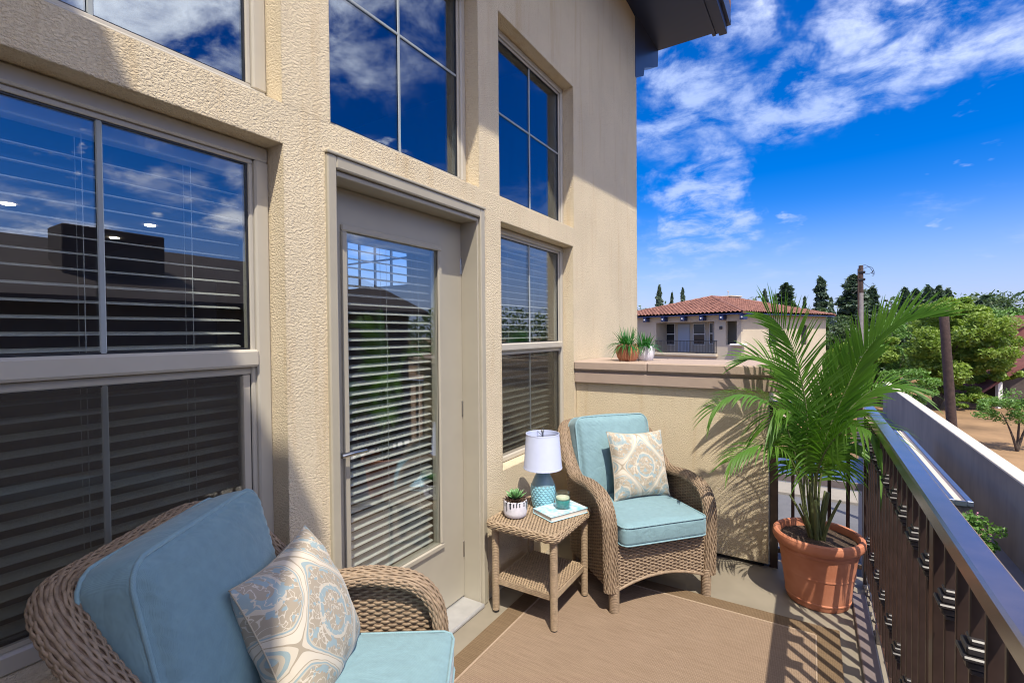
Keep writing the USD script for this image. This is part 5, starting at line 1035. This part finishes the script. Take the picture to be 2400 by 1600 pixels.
# ------------------------------------------------------------------ trees
def conifer(seed, n_=4600, ragged=0.45):
    rg = np.random.default_rng(seed); nb = 130; P = []
    t = np.sort(rg.random(nb) ** 1.25); per = n_ // nb
    for k in range(nb):
        z = 0.985 - 0.90 * t[k]; R = (0.015 + 0.175 * t[k] ** 0.85) * rg.uniform(1 - ragged, 1 + ragged); a = rg.uniform(0, 2 * math.pi)
        u = rg.random(per) ** 0.7; th = a + rg.normal(0, 0.30, per)
        P.append(np.stack([R * u * np.cos(th), R * u * np.sin(th), z - 0.05 * u + rg.normal(0, 0.008, per) + 0.02 * u * u], 1))
    P = np.vstack(P); return quads(P, 0.030, rg, 0.4, 1.7)
con = []
CON = [  # px, top y, half width px, depth, label
    (1545, 664, 13, 90, 'slim dark conifer tallest of three left of the tile roof ridge'), (1575, 680, 9, 96, 'shortest of the three conifers behind the left tile roof'), (1600, 672, 10, 100, 'pale thin conifer right of the short one above the tile roof'),
    (1793, 674, 13, 85, 'small conifer just right of the roof chimney'), (1816, 686, 10, 95, 'low conifer between the chimney and the broad green conifer'), (1842, 661, 36, 80, 'broad green conifer behind the tile roof right slope'), (1886, 691, 10, 95, 'small pointed conifer behind the roof right of the broad one'),
    (1923, 645, 27, 75, 'tall ragged conifer beyond the right end of the tile roof'), (1948, 694, 13, 80, 'short conifer beside the tall ragged one at the roof end'), (2000, 638, 40, 66, 'tallest dark conifer behind the grey utility pole'), (2044, 668, 28, 78, 'dark conifer right of the grey utility pole'),
    (2121, 671, 25, 80, 'leftmost of the five conifers above the big leafy tree'), (2147, 673, 24, 82, 'second conifer from the left above the big leafy tree'), (2176, 665, 27, 78, 'middle conifer of the five above the big leafy tree'), (2201, 667, 25, 80, 'fourth conifer from the left above the big leafy tree'), (2221, 672, 22, 82, 'rightmost of the five conifers above the big leafy tree'),
    (2256, 700, 14, 85, 'low conifer peeping over the top of the big leafy tree'), (2312, 690, 44, 74, 'dark conifer left of the maroon roof'), (2348, 694, 42, 78, 'dark conifer directly above the maroon roof')]
protos = {}
for i, (px_, ty, hw, dep, lab) in enumerate(CON):
    P = deep(px_, ty, dep); H_ = P[2] - GZ; wd = 1.75 * hw * dep / FPX / 0.19; k = i % 3
    if k not in protos:
        t = thing('conifer_tree', lab, 'tree', (P[0], P[1], GZ), i * 47 % 360, (wd, wd, H_), 'dark conifers on the skyline')
        obj('crown', conifer(40 + k), 'conifer', t); m = MB(); m.tube([(0, 0, 0), (0, 0, 0.97)], [0.022, 0.003], 7); obj('trunk', m, 'trunk', t); protos[k] = t
    else: dup(protos[k], lab, (P[0], P[1], GZ), i * 47 % 360, (wd, wd, H_))
def leafy(label, base, blobs, per, size, matn, trunk_tips, r0, seed, squash=0.6, name='leafy_tree', flat=0.5, cat='tree'):
    rg = np.random.default_rng(seed); t = thing(name, label, cat, base); C, Rr = [], []
    for (x, y, z, R, k) in blobs:
        for _ in range(k):
            d = rg.normal(size=3); d /= np.linalg.norm(d); d *= rg.uniform(0.35, 1.0) ** 0.5 * R; d[2] *= 0.75; C.append((x + d[0], y + d[1], z + d[2])); Rr.append(R * rg.uniform(0.22, 0.42))
    obj('crown', quads(clumps(C, Rr, per, rg, squash), size, rg, flat, 1.7), matn, t)
    if trunk_tips:
        m = MB(); limb_tubes(m, np.zeros(3), trunk_tips, r0); obj('trunk', m, 'trunk', t, True)
    return t
P = deep(2195, 900, 46); B_ = (P[0], P[1], GZ)
def lat(x, d, z): v = Rh * x + Fh * d; return (v[0], v[1], z)
bl = [(*lat(1.6, 0, 7.6), 3.4, 26), (*lat(-1.8, 0.5, 5.6), 3.0, 18), (*lat(4.0, -0.5, 5.6), 2.6, 22), (*lat(5.5, 0, 3.4), 1.9, 12), (*lat(1.2, -1, 4.4), 3.0, 18), (*lat(2.8, 0.5, 9.0), 2.2, 10), (*lat(0.4, 0, 8.6), 2.2, 8)]
leafy('big spreading yellow green tree behind the wooden pole', B_, bl, 520, 0.18, 'broadleaf', [lat(-2, 0, 6.0), lat(-0.8, 0.6, 7.0), lat(0.6, 0, 8.0), lat(2.2, -0.5, 7.4), lat(4.2, 0, 5.4), lat(1.3, 0.8, 6)], 0.22, 61)
P = deep(2120, 900, 44); leafy('dense green bush at the left foot of the big tree', (P[0], P[1], GZ), [(*lat(0, 0, 2.4), 2.2, 20), (*lat(-1.6, 0, 1.5), 1.5, 12)], 200, 0.18, 'broadleaf_green', [lat(0, 0, 2), lat(-0.6, 0, 1.6)], 0.06, 62, name='bush', cat='bush')
P = deep(2265, 915, 45); leafy('yellowish bush to the right of the wooden pole foot', (P[0], P[1], GZ), [(*lat(0, 0, 1.7), 1.5, 16), (*lat(1.0, 0, 1.0), 1.1, 9), (*lat(-1.2, 0, 0.9), 1.0, 8)], 190, 0.17, 'broadleaf', [lat(0, 0, 1.4)], 0.05, 63, name='bush', cat='bush')
P = deep(2385, 960, 29.5); leafy('airy small green tree on the brown earth at the right edge', (P[0], P[1], GZ), [(*lat(0, 0, 2.7), 1.5, 16), (*lat(-1.3, 0, 2.3), 1.1, 9), (*lat(1.4, 0, 2.8), 1.3, 9)], 120, 0.10, 'broadleaf_green', [lat(-1.0, 0, 2.4), lat(0.2, 0, 3.0), lat(1.2, 0, 2.8)], 0.09, 64)
P = deep(2398, 715, 70); leafy('bright green round tree at the far right edge above the maroon roof', (P[0], P[1], GZ), [(*lat(0, 0, 8.6), 2.7, 18), (*lat(1.5, 0, 6.5), 2.5, 8)], 150, 0.25, 'broadleaf_green', [lat(0, 0, 8)], 0.25, 65)
for i, (px_, py_, dep, R, matn, lab) in enumerate(((1968, 790, 58, 2.6, 'broadleaf_dark', 'dark olive bush between the tile roof building and the grey pole'), (2000, 800, 62, 2.4, 'broadleaf_dark', 'olive bush left of the grey utility pole foot'), (1945, 770, 64, 3.2, 'broadleaf_dark', 'dark leafy clump just right of the tile roof corner'), (2050, 790, 66, 3.0, 'broadleaf_dark', 'dark leafy clump right of the grey pole behind the palm'), (2088, 765, 70, 3.0, 'broadleaf_dark', 'dark green clump under the street lamp'), (2330, 755, 66, 4.6, 'broadleaf_dark', 'dark round clump left of the maroon house'), (2375, 748, 68, 4.4, 'broadleaf_dark', 'dark round clump above the maroon house'))):
    P = deep(px_, py_, dep); leafy(lab, (P[0], P[1], GZ), [(0, 0, P[2] - GZ, R, 16), (0, 0, (P[2] - GZ) * 0.45, R * 0.9, 10)], 110, 0.24, matn, [(0, 0, P[2] - GZ)], 0.12, 70 + i, name='bush', cat='bush')
for i, (px_, py_, dep, R, matn, lab) in enumerate(((2095, 800, 58, 3.6, 'broadleaf_green', 'green round tree left of the big spreading tree'), (2290, 765, 60, 3.8, 'broadleaf_green', 'green tree showing behind the right side of the big tree'), (1985, 835, 50, 1.8, 'broadleaf', 'low yellowish bush by the grey pole foot'), (2060, 850, 48, 1.7, 'broadleaf_green', 'low green bush right of the grey pole behind the palm'))):
    P = deep(px_, py_, dep); leafy(lab, (P[0], P[1], GZ), [(0, 0, P[2] - GZ, R, 26), (0, 0, (P[2] - GZ) * 0.5, R * 0.9, 12)], 170, 0.22, matn, [(0, 0, P[2] - GZ), (R * 0.4, 0, P[2] - GZ)], 0.14, 170 + i)
rg = np.random.default_rng(99); C, Rr = [], []
for az in np.linspace(-36, 80, 250):
    a = math.radians(az + rg.uniform(-0.4, 0.4)); D = rg.uniform(115, 150); h_ = rg.uniform(7, 13); 
    for z in (h_ * 0.3, h_ * 0.65, h_): C.append((D * math.sin(a), D * math.cos(a), GZ + z)); Rr.append(rg.uniform(2.2, 3.4))
obj('tree_line', quads(clumps(C, Rr, 45, rg, 0.8), 0.75, rg, 0.4), 'broadleaf_dark', label='far dark green line of trees along the horizon', cat='trees', kind='stuff')
